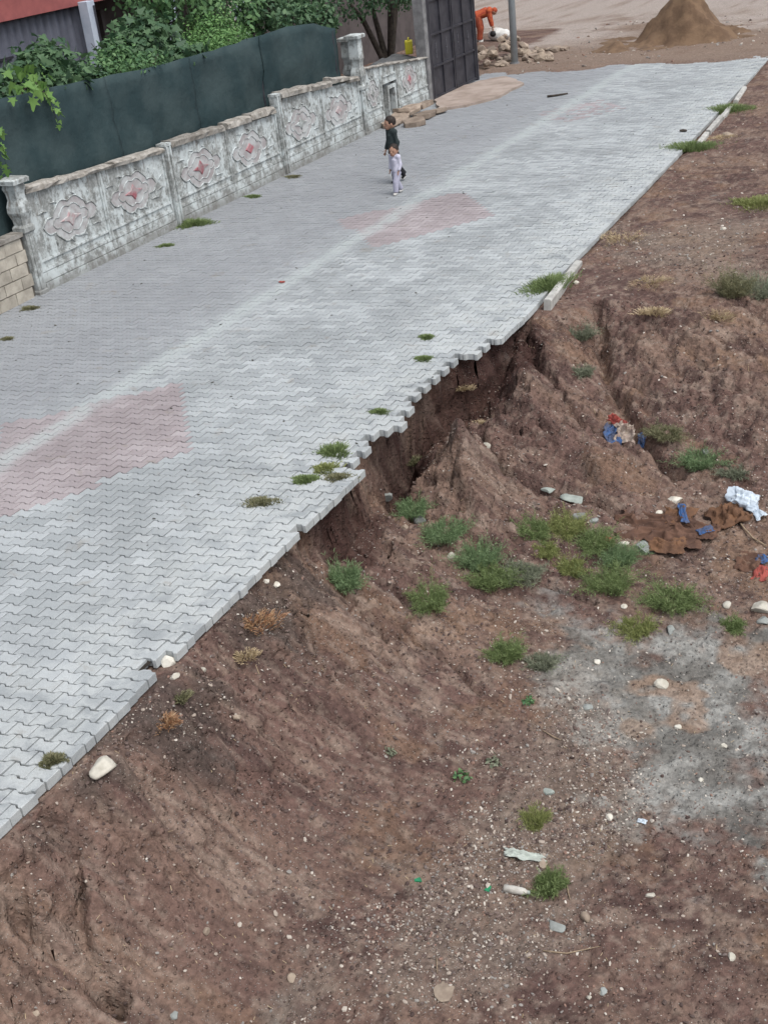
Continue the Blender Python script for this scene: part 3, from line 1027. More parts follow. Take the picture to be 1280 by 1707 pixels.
MB().box(wp(WX - .185, 28.24, .46), (.03, .29, .55)).build('dark_opening', M_METAL, mb_)  # dark sheet put in for the darkness of the box's open hole

# plain block wall at the left end
bw = tag(empty('block_wall', (WX, 12.5, 0)), 'low wall of pale concrete blocks left of the ornamental wall', 'wall')
MB().box((-.10, .01, .47), (.13, 4.05, .98)).build('mortar_core', M_MORTAR, bw)
for j in range(5):
    for k in range(11):
        y = -2.02 + k * .40 - (.2 if j % 2 else 0)
        a, b = max(y, -2.02), min(y + .388, 2.02)
        if b - a > .08:
            MB().box((-.085 + random.uniform(-.006, .006), (a + b) / 2, .09 + j * .2), (.17, b - a, .186), jit=.004).build('block', M_BLOCK, bw)
for k in range(5):
    MB().box((-.085, -1.62 + k * .81, 1.03), (.24, .80, .065), jit=.008).build('coping_slab', M_COPING, bw)

# shade cloth strung behind the wall
scr = tag(empty('shade_screen', (WX - .32, 19.5, 0)), 'tall dark teal shade cloth screen behind the ornamental wall', 'screen')
TOPY, TOPZ = [9, 13, 14.8, 17, 19.6, 22, 24.1, 25.2, 26.3], [3.2, 3.12, 3.05, 2.93, 2.80, 2.80, 2.83, 2.72, 2.47]
seams = [9.5, 12.2, 14.9, 17.7, 20.3, 22.9, 26.35]
for k in range(len(seams) - 1):
    ya, yb = seams[k], seams[k + 1] + (.08 if k < len(seams) - 2 else 0)
    n, mrow = 30, 14
    v = []
    for i in range(n + 1):
        y = ya + (yb - ya) * i / n
        zt = float(np.interp(y, TOPY, TOPZ)) + .03 * float(vnoise(y * 2.5, 0.0, 3))
        for j in range(mrow + 1):
            z = .35 + (zt - .35) * j / mrow
            x = .02 * math.sin(y * 5 + k) * (1 - .4 * j / mrow) + .12 * float(fbm(y * 1.1 + z * .5, z * 1.3, 13, 4)) + .006 * (k % 2)
            v.append((x, y - 19.5, z))
    f = [(i * (mrow + 1) + j, (i + 1) * (mrow + 1) + j, (i + 1) * (mrow + 1) + j + 1, i * (mrow + 1) + j + 1) for i in range(n) for j in range(mrow)]
    o = link('cloth_sheet', mesh_np('cloth_sheet', v, f, [M_SCREEN], True), scr)
    sm = o.modifiers.new('thick', 'SOLIDIFY')
    sm.thickness = .004
for y in (9.6, 12.2, 14.9, 17.7, 20.3, 22.9, 26.2):
    MB().tube([(-.07, y - 19.5, 0), (-.07, y - 19.5, float(np.interp(y, TOPY, TOPZ)) - .05)], .025, 8).build('stake', M_METAL, scr)

# ------------------------------------------------------------------ gate, pillar, yard
gate = tag(empty('metal_gate', (WX, 32.15, 0)), 'tall dark sheet metal double gate beside the ornamental wall', 'gate')
for s in (-1, 1):
    leaf = MB().box((-.03, s * .75, 1.28), (.025, 1.46, 2.42)).build('gate_leaf', M_METAL, gate)
    fm = MB()
    for yy in (s * .75 - .70, s * .75, s * .75 + .70):
        fm.box((.0, yy, 1.28), (.05, .05, 2.46))
    for zz in (.08, .85, 1.65, 2.48):
        for q in (-1, 1):
            fm.box((.0, s * .75 + q * .35, zz), (.045, .64, .05))
    fm.build('leaf_frame', M_METAL, leaf)
    for q in (-1, 1):
        MB().prism([(.0, -.05), (.05, 0), (0, .05), (-.05, 0)], 0, .012).build('diamond_motif', M_MOTIF, leaf, loc=(-.016, s * .75 + q * .35, 1.22), rot=(0, math.pi / 2, 0))
        MB().box((-.014, s * .75 + q * .35, 1.25), (.012, .05, .42)).build('motif_bar', M_MOTIF, leaf)
for y in (-1.56, 1.58):
    MB().box((-.02, y, 1.3), (.1, .1, 2.7)).build('gate_post', M_METAL, gate)
tag(MB().box((0, 0, 1.25), (.3, .2, 2.66)).build('gate_pillar', M_PILLAR, None, bevel=.015, loc=(WX - .12, 30.44, 0)), 'grey rendered pillar between ornamental wall and dark gate', 'pillar')

heap = MB()
n = 26
v, f = [], []
for i in range(n + 1):
    for j in range(n + 1):
        u, w = i / n * 2 - 1, j / n * 2 - 1
        h = max(0, 1 - abs(u) ** 6) * max(0, 1 - abs(w) ** 6)
        v.append((u * .55, w * 1.25, 1.22 * h ** .5 + .09 * float(fbm(u * 2.2, w * 4, 8, 3))))
f = [(i * (n + 1) + j, (i + 1) * (n + 1) + j, (i + 1) * (n + 1) + j + 1, i * (n + 1) + j + 1) for i in range(n) for j in range(n)]
tag(link('covered_heap', mesh_np('covered_heap', v, f, [simple('grey tarpaulin', (0.105, 0.11, 0.115), (0.07, 0.072, 0.075), 5, 0.7)], True), None, (WX - .95, 30.25, -.03)),
    'heap covered by a grey tarpaulin behind the wall near the gate', 'heap')
can = tag(empty('jerry_can', (WX - .75, 30.95, 1.19), .4), 'small yellow plastic jerry can above the wall beside the gate', 'can')
M_YEL = simple('yellow plastic', (0.55, 0.50, 0.03), (0.45, 0.40, 0.03), 4, 0.45, bump=0.05, spec=0.5)
MB().box((0, 0, .17), (.20, .30, .34)).build('can_body', M_YEL, can, bevel=.03)
MB().tube([(0, -.09, .33), (0, -.07, .40), (0, .07, .40), (0, .10, .33)], .018, 8).build('handle', M_YEL, can, True)
MB().tube([(0, .13, .32), (0, .14, .38)], .03, 10).build('cap', M_METAL, can)

# ------------------------------------------------------------------ house behind the garden
house = tag(empty('house', (-19.4, 23, 0)), 'house with grey corrugated wall, red beam and blue white columns behind the garden', 'house')
v, f = [], []
ny_ = 150
for i in range(ny_ + 1):
    y = -8.5 + 9.0 * i / ny_
    x = .03 * (1 if (i // 2) % 2 else -1)
    v += [(x, y, 0), (x, y, 3.60)]
f = [(2 * i, 2 * i + 2, 2 * i + 3, 2 * i + 1) for i in range(ny_)]
link('corrugated_wall', mesh_np('corrugated_wall', v, f, [M_CORR]), house)
MB().box((-1.4, 4.0, 1.8), (.12, 9.2, 3.6)).build('porch_wall', M_DARKIN, house)
MB().box((-2.5, 0, 4.0), (5.4, 18, .75)).build('red_beam', M_HRED, house)
MB().box((-2.6, 0, 4.55), (6.0, 18.6, .3)).build('roof', M_PILLAR, house)
for y in (-6.8, .25, 3.35, 6.5):
    c = MB().box((.40, y, 1.85), (.26, .26, 3.7)).build('column', M_COLUMN, house, bevel=.012)
    MB().tube([(.56, y + .06, 0), (.56, y + .06, 3.6)], .022, 8).build('downpipe', M_METAL, c)
MB().box((.045, -2.4, 2.9), (.05, .7, .05)).build('wall_rail', M_METAL, house)
MB().box((-.9, 2.0, 1.7), (.6, .12, 3.3)).build('side_wall', M_DARKIN, house)
MB().tube([(.3, -6.1, 3.7), (.34, -6.0, 3.1), (.36, -5.7, 2.6)], .018, 6).build('hanging_cable', M_METAL, house)

# ------------------------------------------------------------------ garden planting
LOBED = [(0, 0), (.20, .06), (.50, -.06), (.34, .24), (.60, .46), (.26, .48), (.12, .92), (0, 1.05), (-.12, .92), (-.26, .48), (-.60, .46), (-.34, .24), (-.50, -.06), (-.20, .06)]
OVAL = [(0, 0), (.26, .32), (.22, .66), (0, 1.0), (-.22, .66), (-.26, .32)]


def leaves_mesh(name, blobs, n, size, shape, mat_, seed, shell=.55, droop=.35):
    r = np.random.default_rng(seed)
    wgt = np.array([b[3] * b[4] * b[5] for b in blobs]) ** .8
    wgt /= wgt.sum()
    pick = r.choice(len(blobs), n, p=wgt)
    bl = np.array(blobs)[pick]
    d = r.normal(size=(n, 3))
    d /= np.linalg.norm(d, axis=1)[:, None]
    rad = (shell + (1 - shell) * r.random(n)) * (1 + .22 * r.normal(size=n) * .6)
    P = bl[:, :3] + d * bl[:, 3:6] * rad[:, None]
    nr = d * .7 + r.normal(size=(n, 3)) * .55 + np.array([0, 0, .55])
    nr /= np.linalg.norm(nr, axis=1)[:, None]
    ax = r.normal(size=(n, 3)) + np.array([0, 0, -droop]) + d * .4
    ax -= nr * (ax * nr).sum(1)[:, None]
    ax /= np.linalg.norm(ax, axis=1)[:, None]
    sd_ = np.cross(nr, ax)
    s = size * (.6 + .8 * r.random(n))
    sh = np.array(shape)
    m = len(sh)
    V = P[:, None, :] + (sd_[:, None, :] * sh[None, :, :1] + ax[:, None, :] * sh[None, :, 1:2] - nr[:, None, :] * (.25 * (sh[None, :, 1:2] - .3) ** 2 + .5 * np.abs(sh[None, :, :1]) ** 2)) * s[:, None, None]
    F = np.arange(n * m).reshape(n, m)
    return mesh_np(name, V.reshape(-1, 3), F, [mat_])


def plant(kind, label, cat, base, blobs, n, size, shape, mat_, seed, group=None, stems=3):
    o = tag(empty(kind, base), label, cat, group)
    lb = [(b[0] - base[0], b[1] - base[1], b[2] - base[2], *b[3:]) for b in blobs]
    st = MB()
    rr = random.Random(seed)
    for k, b in enumerate(lb):
        p0 = Vector((rr.uniform(-.12, .12), rr.uniform(-.12, .12), -.1))
        p1 = Vector(b[:3])
        mid = p0.lerp(p1, .5) + Vector((rr.uniform(-.15, .15), rr.uniform(-.15, .15), rr.uniform(-.1, .2)))
        st.tube([p0, mid, p1], [.055, .038, .015], 7)
        for q in range(stems):
            e = p1 + Vector((rr.uniform(-1, 1) * b[3] * .8, rr.uniform(-1, 1) * b[4] * .8, rr.uniform(-.2, .9) * b[5]))
            st.tube([mid.lerp(p1, .6), mid.lerp(e, .6) + Vector((0, 0, .1)), e], [.022, .014, .005], 5)
    st.build('trunk', M_BARK, o, True)
    cr = link('crown', leaves_mesh('crown', lb, n, size, shape, mat_, seed), o)
    cr['kind'] = 'stuff'
    return o


gx = -15.55
plant('fig_bush', 'dark green fig bush at the left in front of the corrugated wall', 'bush', (gx, 17.3, 0), [(gx, 17.2, 2.75, .6, .85, .75), (gx - .3, 18.0, 2.95, .6, .7, .65), (gx - .2, 16.2, 2.6, .6, .7, .7), (-14.75, 17.3, 2.95, .3, .8, .22)], 1900, .17, LOBED, M_FIG, 1)
plant('garden_shrub', 'light green shrub left of the first blue white column', 'shrub', (gx, 18.9, 0), [(gx + .2, 18.8, 2.55, .5, .65, .6), (gx + .1, 19.5, 2.75, .5, .6, .6), (-14.7, 19.2, 2.85, .3, .7, .22)], 3200, .085, OVAL, M_MIDLEAF, 2)
plant('fig_bush', 'dark green fig bush just right of the first blue white column', 'bush', (gx, 20.7, 0), [(gx - .2, 20.4, 2.75, .7, .8, .65), (gx - .4, 21.1, 3.0, .7, .7, .6), (-14.75, 20.7, 2.82, .3, .6, .2)], 1700, .16, LOBED, M_FIG, 3)
plant('garden_shrub', 'bright green feathery shrub above the middle of the dark screen', 'shrub', (gx, 22.2, 0), [(gx + .25, 21.8, 2.62, .55, .6, .5), (gx + .2, 22.7, 2.8, .55, .75, .6), (-14.75, 22.3, 2.85, .3, .8, .22)], 5200, .06, OVAL, M_BRIGHT, 4)
plant('garden_tree', 'leafy mid green tree rising behind the bright feathery shrub', 'tree', (gx - .9, 23.4, 0), [(gx - .8, 23.2, 3.6, .9, 1.1, .8), (gx - .5, 24.4, 3.15, .8, .9, .7), (gx - .9, 22.3, 4.0, .9, 1.0, .7)], 3000, .13, OVAL, M_MIDLEAF, 5)
plant('garden_tree', 'dense dark green tree over the right end of the screen', 'tree', (gx - .3, 26.2, 0), [(gx - .2, 25.6, 3.05, .8, .9, .62), (gx + .2, 26.9, 2.75, .6, .7, .6), (gx - .4, 26.6, 3.5, .9, 1.0, .7), (gx + .25, 27.2, 2.5, .4, .4, .4), (-14.75, 25.0, 2.95, .3, .9, .25), (-14.8, 26.4, 2.65, .3, .5, .35)], 5000, .12, OVAL, M_FIG, 6)
tr = tag(empty('garden_tree', (gx - .9, 32.9, 0)), 'dark bare stemmed tree with forked trunks left of the gate', 'tree')
tm = MB()
for (a, b, c) in ((-.5, -1.0, 2.4), (-.2, -.5, 2.7), (.2, .1, 2.5), (.1, .8, 2.5), (-.3, 1.5, 2.4), (.5, -.4, 2.4)):
    tm.tube([(0, 0, -.1), (a * .25, b * .2, .9), (a * .7, b * .7, 2.0), (a, b, c)], [.13, .09, .07, .04], 8)
tm.build('trunk', M_BARK, tr, True)
link('crown', leaves_mesh('crown', [(-.2, -1.2, 2.6, .9, 1.0, .62), (.4, .1, 2.75, 1.0, 1.2, .62), (.6, 1.4, 2.45, .8, 1.0, .42), (-.5, 1.2, 2.9, 1.2, 1.4, .7), (1.6, 1.0, 2.85, .7, .9, .28), (.3, -1.4, 3.3, 1.2, 1.3, .6), (-.6, 2.6, 2.4, .9, 1.2, .6)], 5200, .11, OVAL, M_FIG, 8), tr)['kind'] = 'stuff'
tag(MB().box((0, 0, 1.3), (.2, 13, 2.8)).build('yard_wall', M_DARKIN, None, loc=(-19.6, 37.5, 0)), 'dull dark wall at the back of the yard behind the forked tree', 'wall')

# climbing vine with large separate leaves, one shoot hanging over the screen
vine = tag(empty('climbing_vine', (WX - .42, 15.7, 0)), 'yellow green climbing vine with a shoot hanging over the dark screen', 'vine')
vs = MB()
vs.tube([(-.2, -.3, 0), (-.15, -.2, 1.8), (-.05, .1, 3.0), (.10, .25, 3.15), (.24, .32, 2.9), (.26, .42, 2.45)], [.025, .02, .015, .011, .008, .004], 6)
vs.tube([(-.15, -.2, 1.8), (.0, -.7, 2.7), (.2, -.95, 3.1), (.22, -1.1, 2.3), (.2, -1.15, 1.9)], [.015, .012, .01, .007, .004], 6)
vs.build('stem', M_BARK, vine, True)
LM = mesh_np('leaf', [(x, y, -.25 * (y - .3) ** 2 - .4 * x * x) for x, y in LOBED], [tuple(range(len(LOBED)))], [M_VINE])
spots = []
for k in range(30):
    spots.append((random.uniform(-.05, .28), random.uniform(-.55, .65), random.uniform(2.92, 3.42), .17))
for k in range(13):
    t = k / 12
    spots.append((.27 + random.uniform(-.02, .05), .30 + .16 * t + random.uniform(-.1, .1), 3.02 - .60 * t, .13 - .05 * t))
for k in range(12):
    t = k / 11
    spots.append((.27 + random.uniform(-.02, .05), -1.0 - .15 * t + random.uniform(-.12, .12), 2.65 - .75 * t, .14))
for (x, y, z, s) in spots:
    o = link('leaf', LM, vine, (x, y, z), (random.uniform(-2.4, -.9), random.uniform(-.5, .5), random.uniform(.3, 2.6)), (s * random.uniform(.8, 1.3),) * 3)

# ------------------------------------------------------------------ end of the street
apron = MB()
ol = [at_z(*p)[:2] for p in [(733, 184), (775, 178), (830, 163), (872, 141), (858, 133), (838, 130), (800, 137), (760, 148), (724, 160), (728, 172)]]
ro = []
for q0, q1 in zip(ol, ol[1:] + ol[:1]):
    for t_ in (0, .25, .5, .75):
        c_ = q0 + (q1 - q0) * t_
        ro.append((c_[0] + random.uniform(-.05, .05), c_[1] + random.uniform(-.07, .07)))
apron.prism(ro, -.05, .06)
tag(apron.build('driveway_apron', M_APRON, None), 'dusty concrete apron in front of the dark gate', None, None, 'structure')
pole = tag(empty('utility_pole', (-13.94, 36.3, 0)), 'grey galvanised utility pole beside the rubble', 'pole')
MB().tube([(0, 0, -.3), (0, 0, 7.5)], [.105, .085], 14, flat=1).build('shaft', M_GALV, pole, True)
MB().tube([(0, 0, .0), (0, 0, .06)], [.15, .14], 14).build('base_collar', M_PILLAR, pole)
n = 54
v, f = [], []
for i in range(n + 1):
    for j in range(n + 1):
        u, w = (i / n * 2 - 1) * 3.4, (j / n * 2 - 1) * 2.6
        r = math.hypot((u - .15) / 1.45, w / 1.6)
        an = math.atan2(w, u)
        h = 1.72 * max(0, 1 - r * (1 + .12 * math.sin(an * 3 + 1))) ** 1.12
        h = min(h, 1.42 - .1 * r)
        h += .16 * math.exp(-(((u + 1.5) / .9) ** 2 + ((w + .5) / .7) ** 2)) + .2 * math.exp(-(((u - 1.75) / .32) ** 2 + ((w - .2) / .35) ** 2))
        e = max(abs(u) / 3.4, abs(w) / 2.6)
        h = h + (.34 * float(fbm(u * 1.3, w * 1.3, 5, 4)) + .18 * float(fbm(u * 4, w * 4, 15, 4, .65))) * min(1, h * 3 + .25) - .16 * max(0, e - .6) / .4 + .03
        v.append((u, w, h))
f = [(i * (n + 1) + j, (i + 1) * (n + 1) + j, (i + 1) * (n + 1) + j + 1, i * (n + 1) + j + 1) for i in range(n) for j in range(n)]
tag(link('sand_pile', mesh_np('sand_pile', v, f, [M_SAND], True), None, (-9.75, 39.6, .02), (0, 0, math.radians(25))), 'steep pile of brown building sand at the end of the road', 'sand pile')

# ------------------------------------------------------------------ stones
def stone_mesh(seed, flat=.6, ang=.25, sub=2):
    bm = bmesh.new()
    bmesh.ops.create_icosphere(bm, subdivisions=sub, radius=1.0)
    r = np.random.default_rng(seed)
    pl = r.normal(size=(9, 3))
    pl /= np.linalg.norm(pl, axis=1)[:, None]
    dd = r.uniform(.62, .95, 9)
    for v in bm.verts:
        c = np.array(v.co)
        for n_, d_ in zip(pl, dd):
            k = c @ n_ - d_ * (1 - .35 * ang)
            if k > 0:
                c -= n_ * k * min(1, .62 + ang)
        c *= 1 + .07 * float(fbm(c[0] * 1.7 + seed, c[1] * 1.7 + c[2], seed, 3))
        v.co = (c[0], c[1], c[2] * flat)
    me = bpy.data.meshes.new('stone')
    bm.to_mesh(me)
    bm.free()
    me.polygons.foreach_set('use_smooth', np.full(len(me.polygons), ang < .3))
    return me


def stone_mat(name, a, b):
    return simple(name, a, b, 9, 0.9, bump=0.5, bdist=0.01, bscale=35, obj=False, piece=0.08)


M_ST = dict(pale=stone_mat('pale limestone', (0.50, 0.48, 0.42), (0.36, 0.34, 0.29)), grey=stone_mat('grey stone', (0.27, 0.29, 0.28), (0.19, 0.20, 0.19)),
            white=stone_mat('white stone', (0.62, 0.60, 0.54), (0.50, 0.47, 0.40)), tan=stone_mat('tan stone', (0.34, 0.28, 0.22), (0.24, 0.19, 0.15)),
            green=stone_mat('grey green slab', (0.33, 0.37, 0.34), (0.25, 0.28, 0.26)), brick=stone_mat('red brick rubble', (0.30, 0.13, 0.09), (0.22, 0.11, 0.08)))


def scale_at(p):                      # metres per photo pixel at a point
    return float(project(np.array(p))[2]) / FPX


STONES = [  # photo x, y, width px, tint, flatness, label
    (172, 1276, 52, 'pale', .62, 'large smooth pale boulder just below the nearest paved edge'),
    (283, 1100, 34, 'white', .8, 'white broken block lodged at the notch in the paved edge'),
    (291, 1127, 22, 'pale', .7, 'small pale stone directly under the white broken block'),
    (336, 1117, 18, 'pale', .7, 'round pale stone on the gravelly soil right of the white broken block'),
    (445, 969, 13, 'white', .75, 'left of two small white stones under the paved edge'),
    (461, 974, 17, 'white', .7, 'right of two small white stones under the paved edge'),
    (813, 744, 24, 'pale', .85, 'egg shaped pale stone wedged in the gully top'),
    (915, 816, 30, 'green', .35, 'left of two flat grey green slabs in the gully'),
    (955, 829, 46, 'green', .32, 'larger right hand one of two flat grey green slabs in the gully'),
    (968, 859, 30, 'grey', .55, 'blocky grey stone between gully slabs and bright weeds'),
    (990, 868, 22, 'grey', .5, 'small grey stone right of the blocky grey stone above weeds'),
    (1075, 913, 40, 'grey', .6, 'rounded grey green boulder below the brown cloth'),
    (1040, 905, 24, 'white', .5, 'white stone half hidden in weeds left of the grey boulder'),
    (1123, 833, 32, 'white', .45, 'flat white disc like stone above the brown cloth'),
    (1145, 875, 19, 'white', .6, 'small white stone lying on the brown cloth'),
    (1098, 855, 16, 'white', .5, 'little white stone at the upper edge of the brown cloth'),
    (1102, 1140, 28, 'pale', .7, 'pale rounded cobble in the middle of the grey silt'),
    (1118, 1049, 24, 'grey', .7, 'grey cobble at the upper edge of the grey silt'),
    (1266, 1011, 40, 'pale', .6, 'big pale boulder at the right picture edge above the silt'),
    (1274, 1034, 30, 'grey', .5, 'grey stone under the big pale boulder at the right edge'),
    (1212, 1008, 20, 'pale', .65, 'oval pale stone left of the big right edge boulder'),
    (1205, 1243, 15, 'pale', .7, 'lone pinkish stone on the right side of the grey silt'),
    (1130, 1212, 14, 'white', .7, 'lone small white stone near the centre of the grey silt'),
    (994, 1102, 16, 'white', .7, 'angular white stone left of the silt below yellowish weeds'),
    (978, 1178, 22, 'grey', .6, 'grey stone among dark gravel left of the silt'),
    (1015, 1363, 16, 'white', .75, 'cube like white stone at the edge of the gravel band'),
    (975, 1528, 24, 'tan', .75, 'round greenish tan cobble right of the flat grey slab'),
    (925, 1544, 38, 'grey', .3, 'flat grey slab left of the round tan cobble'),
    (1083, 1492, 19, 'pale', .65, 'pale stone on bare soil right of the round weed'),
    (741, 1652, 46, 'tan', .28, 'flat tan slab near the bottom of the picture'),
    (1005, 1653, 18, 'grey', .6, 'dull grey stone at the lower right of the gravel'),
    (1219, 1594, 18, 'pale', .7, 'pale stone at the lower right on bare soil'),
    (982, 1663, 13, 'pale', .7, 'small pale pebble stone near the bottom right of the gravel'),
    (486, 1628, 24, 'tan', .7, 'brown stone alone on the lower left slope'),
    (344, 1551, 18, 'tan', .7, 'pinkish brown stone on the middle of the lower left slope'),
    (291, 1692, 20, 'grey', .6, 'grey stone at the very bottom left of the picture'),
    (676, 879, 24, 'tan', .6, 'triangular tan stone left of the gully weeds'),
    (644, 829, 36, 'grey', .6, 'grey block at the foot of the broken face'),
    (701, 866, 24, 'grey', .8, 'upright blue grey stone standing in the gully weeds'),
    (751, 925, 18, 'pale', .7, 'round pale stone at the lower edge of the gully weeds'),
    (395, 1194, 17, 'tan', .7, 'brown stone on dark soil below the rusty dry stalks'),
    (328, 1263, 14, 'tan', .7, 'small brown stone on dark soil right of the large pale boulder'),
    (1176, 751, 20, 'grey', .8, 'grey stone behind the upper right green weed'),
    (914, 1320, 22, 'green', .45, 'grey angular chip above the pale plastic sheet'),
    (905, 1440, 20, 'tan', .6, 'pinkish stone between the pale plastic sheet and the round weed'),
    (1168, 1300, 12, 'white', .7, 'tiny white stone low on the right side of the silt'),
    (1040, 1010, 14, 'white', .5, 'white chip under the big weed clump'),
    (1215, 222, 22, 'tan', .4, 'flat pinkish stone beside the far kerb'),
    (1204, 380, 14, 'white', .6, 'white stone on the far gravel mound'),
    (960, 470, 14, 'white', .6, 'white stone just right of the nearer kerb'),
    (60, 1690, 16, 'tan', .7, 'brown stone in the bottom left corner'),
]
for k, (u, w, wd, tint, flat, lab) in enumerate(STONES):
    p = hit(u, w + wd * .2 * flat)
    s = wd * .5 * scale_at(p)
    me = stone_mesh(100 + k, 1.0, .22 if k in (0, 6, 15, 20, 26) else .42 + .3 * random.random(), 2 if wd < 30 else 3)
    me.materials.append(M_ST[tint])
    tag(link('stone', me, None, (p[0], p[1], p[2] + s * flat * .18), (random.uniform(-.15, .15), random.uniform(-.15, .15), random.uniform(0, 6)), (s * 1.02, s * random.uniform(.75, .95), s * flat)), lab, 'stone', 'loose stones on the bank')

# stone slabs stacked against the wall by the meter niche
SL = [(646, 205, .62, .34, .13, 'lowest left slab of the brown stone heap by the wall'), (668, 196, .75, .42, .14, 'middle slab of the brown stone heap by the wall'), (690, 203, .62, .40, .14, 'front slab of the brown stone heap by the wall'),
      (708, 190, .80, .36, .12, 'long right hand slab of the brown stone heap by the wall'), (655, 183, .55, .35, .1, 'upper left slab of the brown stone heap by the wall'), (684, 181, .60, .40, .1, 'upper middle slab of the brown stone heap by the wall'),
      (727, 183, .55, .34, .10, 'slab at the right end of the brown stone heap by the wall'), (706, 175, .50, .34, .12, 'rear slab of the brown stone heap by the wall')]
for k, (u, w, L, W, T, lab) in enumerate(SL):
    L, W = L * 1.25, W * 1.3
    p = at_z(u, w, .08 + (.12 if k in (4, 5, 7) else 0))
    m = MB()
    n = 7
    rr = random.Random(40 + k)
    ol = [(math.cos(2 * math.pi * (i + rr.uniform(-.3, .3)) / n) * L / 2 * rr.uniform(.7, 1.2), math.sin(2 * math.pi * i / n) * W / 2 * rr.uniform(.7, 1.25)) for i in range(n)]
    m.prism(ol, -T / 2, T / 2)
    tag(m.build('stone_slab', M_SLAB, None, bevel=.02, loc=(max(p[0], WX + .22), p[1], T / 2 + .01 + (.14 if k in (4, 5, 7) else 0)), rot=(rr.uniform(-.18, .18), rr.uniform(-.18, .12), 1.3 + rr.uniform(-.6, .6))), lab, 'stone slab', 'stone slabs heaped by the wall')

# rubble by the pole
rm = [stone_mesh(300 + k, 1.0, .4, 1) for k in range(6)]
for k, m in enumerate(rm):
    m.materials.append(M_SLAB if k % 3 else M_ST['tan'])
rr = random.Random(5)
for k in range(80):
    if k < 62:
        y = 35.2 + 3.6 * rr.random() ** 1.1
        x = -15.25 + 1.3 * rr.random() + .15 * (y - 35)
        z = max(0, .75 - abs(x + 14.95) * .9) * min(1, (y - 34.9) * .8)
    else:
        y, x, z = 36.3 + 2.2 * rr.random(), -13.7 + .9 * rr.random(), 0
    s = rr.uniform(.09, .24)
    near_pole = math.hypot(x + 13.94, y - 36.3) < .3
    if near_pole:
        continue
    tag(link('stone', rm[k % 6], None, (x, y, float(gz(x, y)) + z * rr.uniform(.3, 1) + s * .3), (rr.uniform(-.4, .4), rr.uniform(-.4, .4), rr.uniform(0, 6)), (s * 1.1, s * .85, s * .62)),
        'rough brown stone in the rubble heap between gate and pole', 'stone', 'rubble stones by the utility pole')
fw_ = tag(empty('stone_wall', (-17, 55.5, 0)), 'distant low rubble stone wall at the top of the picture', 'wall')
MB().box((0, 0, .25), (9.0, .5, .7)).build('wall_core', M_MORTAR, fw_)
for j in range(3):
    for k in range(22):
        L = .42
        x = -4.6 + k * L + (j % 2) * .2
        MB().box((x, -.27, .05 + j * .22), (L * random.uniform(.75, .95), .12, .19), (0, 0, random.uniform(-.06, .06)), .025).build('wall_stone', M_SLAB, fw_)

# kerbs
def kerb(p0, p1, top, label, tilt=0.0):
    a, b = Vector(p0), Vector(p1)
    L = (b - a).length
    m = MB()
    w, hgt = .105, .27
    sec = [(-w / 2, -hgt), (w / 2, -hgt), (w / 2, -.02), (w / 2 - .02, 0), (-w / 2 + .012, 0), (-w / 2, -.012)]
    n = 7
    v = []
    for i in range(n + 1):
        y = -L / 2 + L * i / n
        v += [(sx + random.uniform(-.004, .004), y, sz + random.uniform(-.005, .004)) for sx, sz in sec]
    f = [(i * 6 + k, i * 6 + (k + 1) % 6, (i + 1) * 6 + (k + 1) % 6, (i + 1) * 6 + k) for i in range(n) for k in range(6)] + [tuple(range(6))[::-1], tuple(range(n * 6, n * 6 + 6))]
    m.add(v, f)
    c = (a + b) / 2
    tag(m.build('kerb_stone', M_KERB, None, loc=(c.x, c.y, top), rot=(random.uniform(-.02, .02), tilt, math.atan2(-(b.x - a.x), b.y - a.y))), label, 'kerb', 'kerb stones along the road edge')


kerb((-5.60, 15.35, 0), (-5.68, 16.28, 0), .055, 'nearer of two pale kerb stones beside the crumbling paved edge', .06)
kerb((-5.69, 16.32, 0), (-5.74, 17.18, 0), .045, 'farther of two pale kerb stones beside the crumbling paved edge', .05)
kerb((-5.80, 25.15, 0), (-5.86, 26.1, 0), .06, 'nearest pale kerb stone of the far kerb row', .05)
kerb((-5.86, 26.2, 0), (-5.90, 27.6, 0), .075, 'middle pale kerb stone of the far kerb row', .08)
kerb((-5.90, 27.65, 0), (-5.96, 29.0, 0), .05, 'third pale kerb stone of the far kerb row', .06)
kerb((-6.0, 29.6, 0), (-6.12, 31.2, 0), .04, 'farthest pale kerb stone near the upper right corner', .05)

# ------------------------------------------------------------------ people
def remesh(mb, voxel, mat_, smooth=4, name='body'):
    me = mb.mesh(name, mat_)
    ob = bpy.data.objects.new('tmp', me)
    COL.objects.link(ob)
    md = ob.modifiers.new('r', 'REMESH')
    md.mode = 'VOXEL'
    md.voxel_size = voxel
    if smooth:
        s_ = ob.modifiers.new('s', 'SMOOTH')
        s_.iterations = smooth
        s_.factor = .5
    dg = bpy.context.evaluated_depsgraph_get()
    out = bpy.data.meshes.new_from_object(ob.evaluated_get(dg))
    out.name = name
    out.polygons.foreach_set('use_smooth', np.ones(len(out.polygons), bool))
    bpy.data.objects.remove(ob)
    bpy.data.meshes.remove(me)
    return out


def skin_mat(name, c):
    return simple(name, c, tuple(v * .88 for v in c), 20, 0.6, bump=0.05)


M_SKIN = skin_mat('skin', (0.36, 0.21, 0.15))
M_HAIR = simple('dark brown hair', (0.018, 0.013, 0.011), (0.03, 0.02, 0.017), 60, 0.6)
M_EYE = simple('dark eye', (0.01, 0.008, 0.007), None, 10, 0.2, bump=0)
M_LIP = simple('lip', (0.26, 0.10, 0.085), None, 10, 0.5, bump=0)
M_SOLE = simple('white shoe', (0.62, 0.62, 0.60), (0.5, 0.5, 0.48), 9, 0.7)
M_BLACKSHOE = simple('black shoe', (0.02, 0.02, 0.022), None, 9, 0.6)


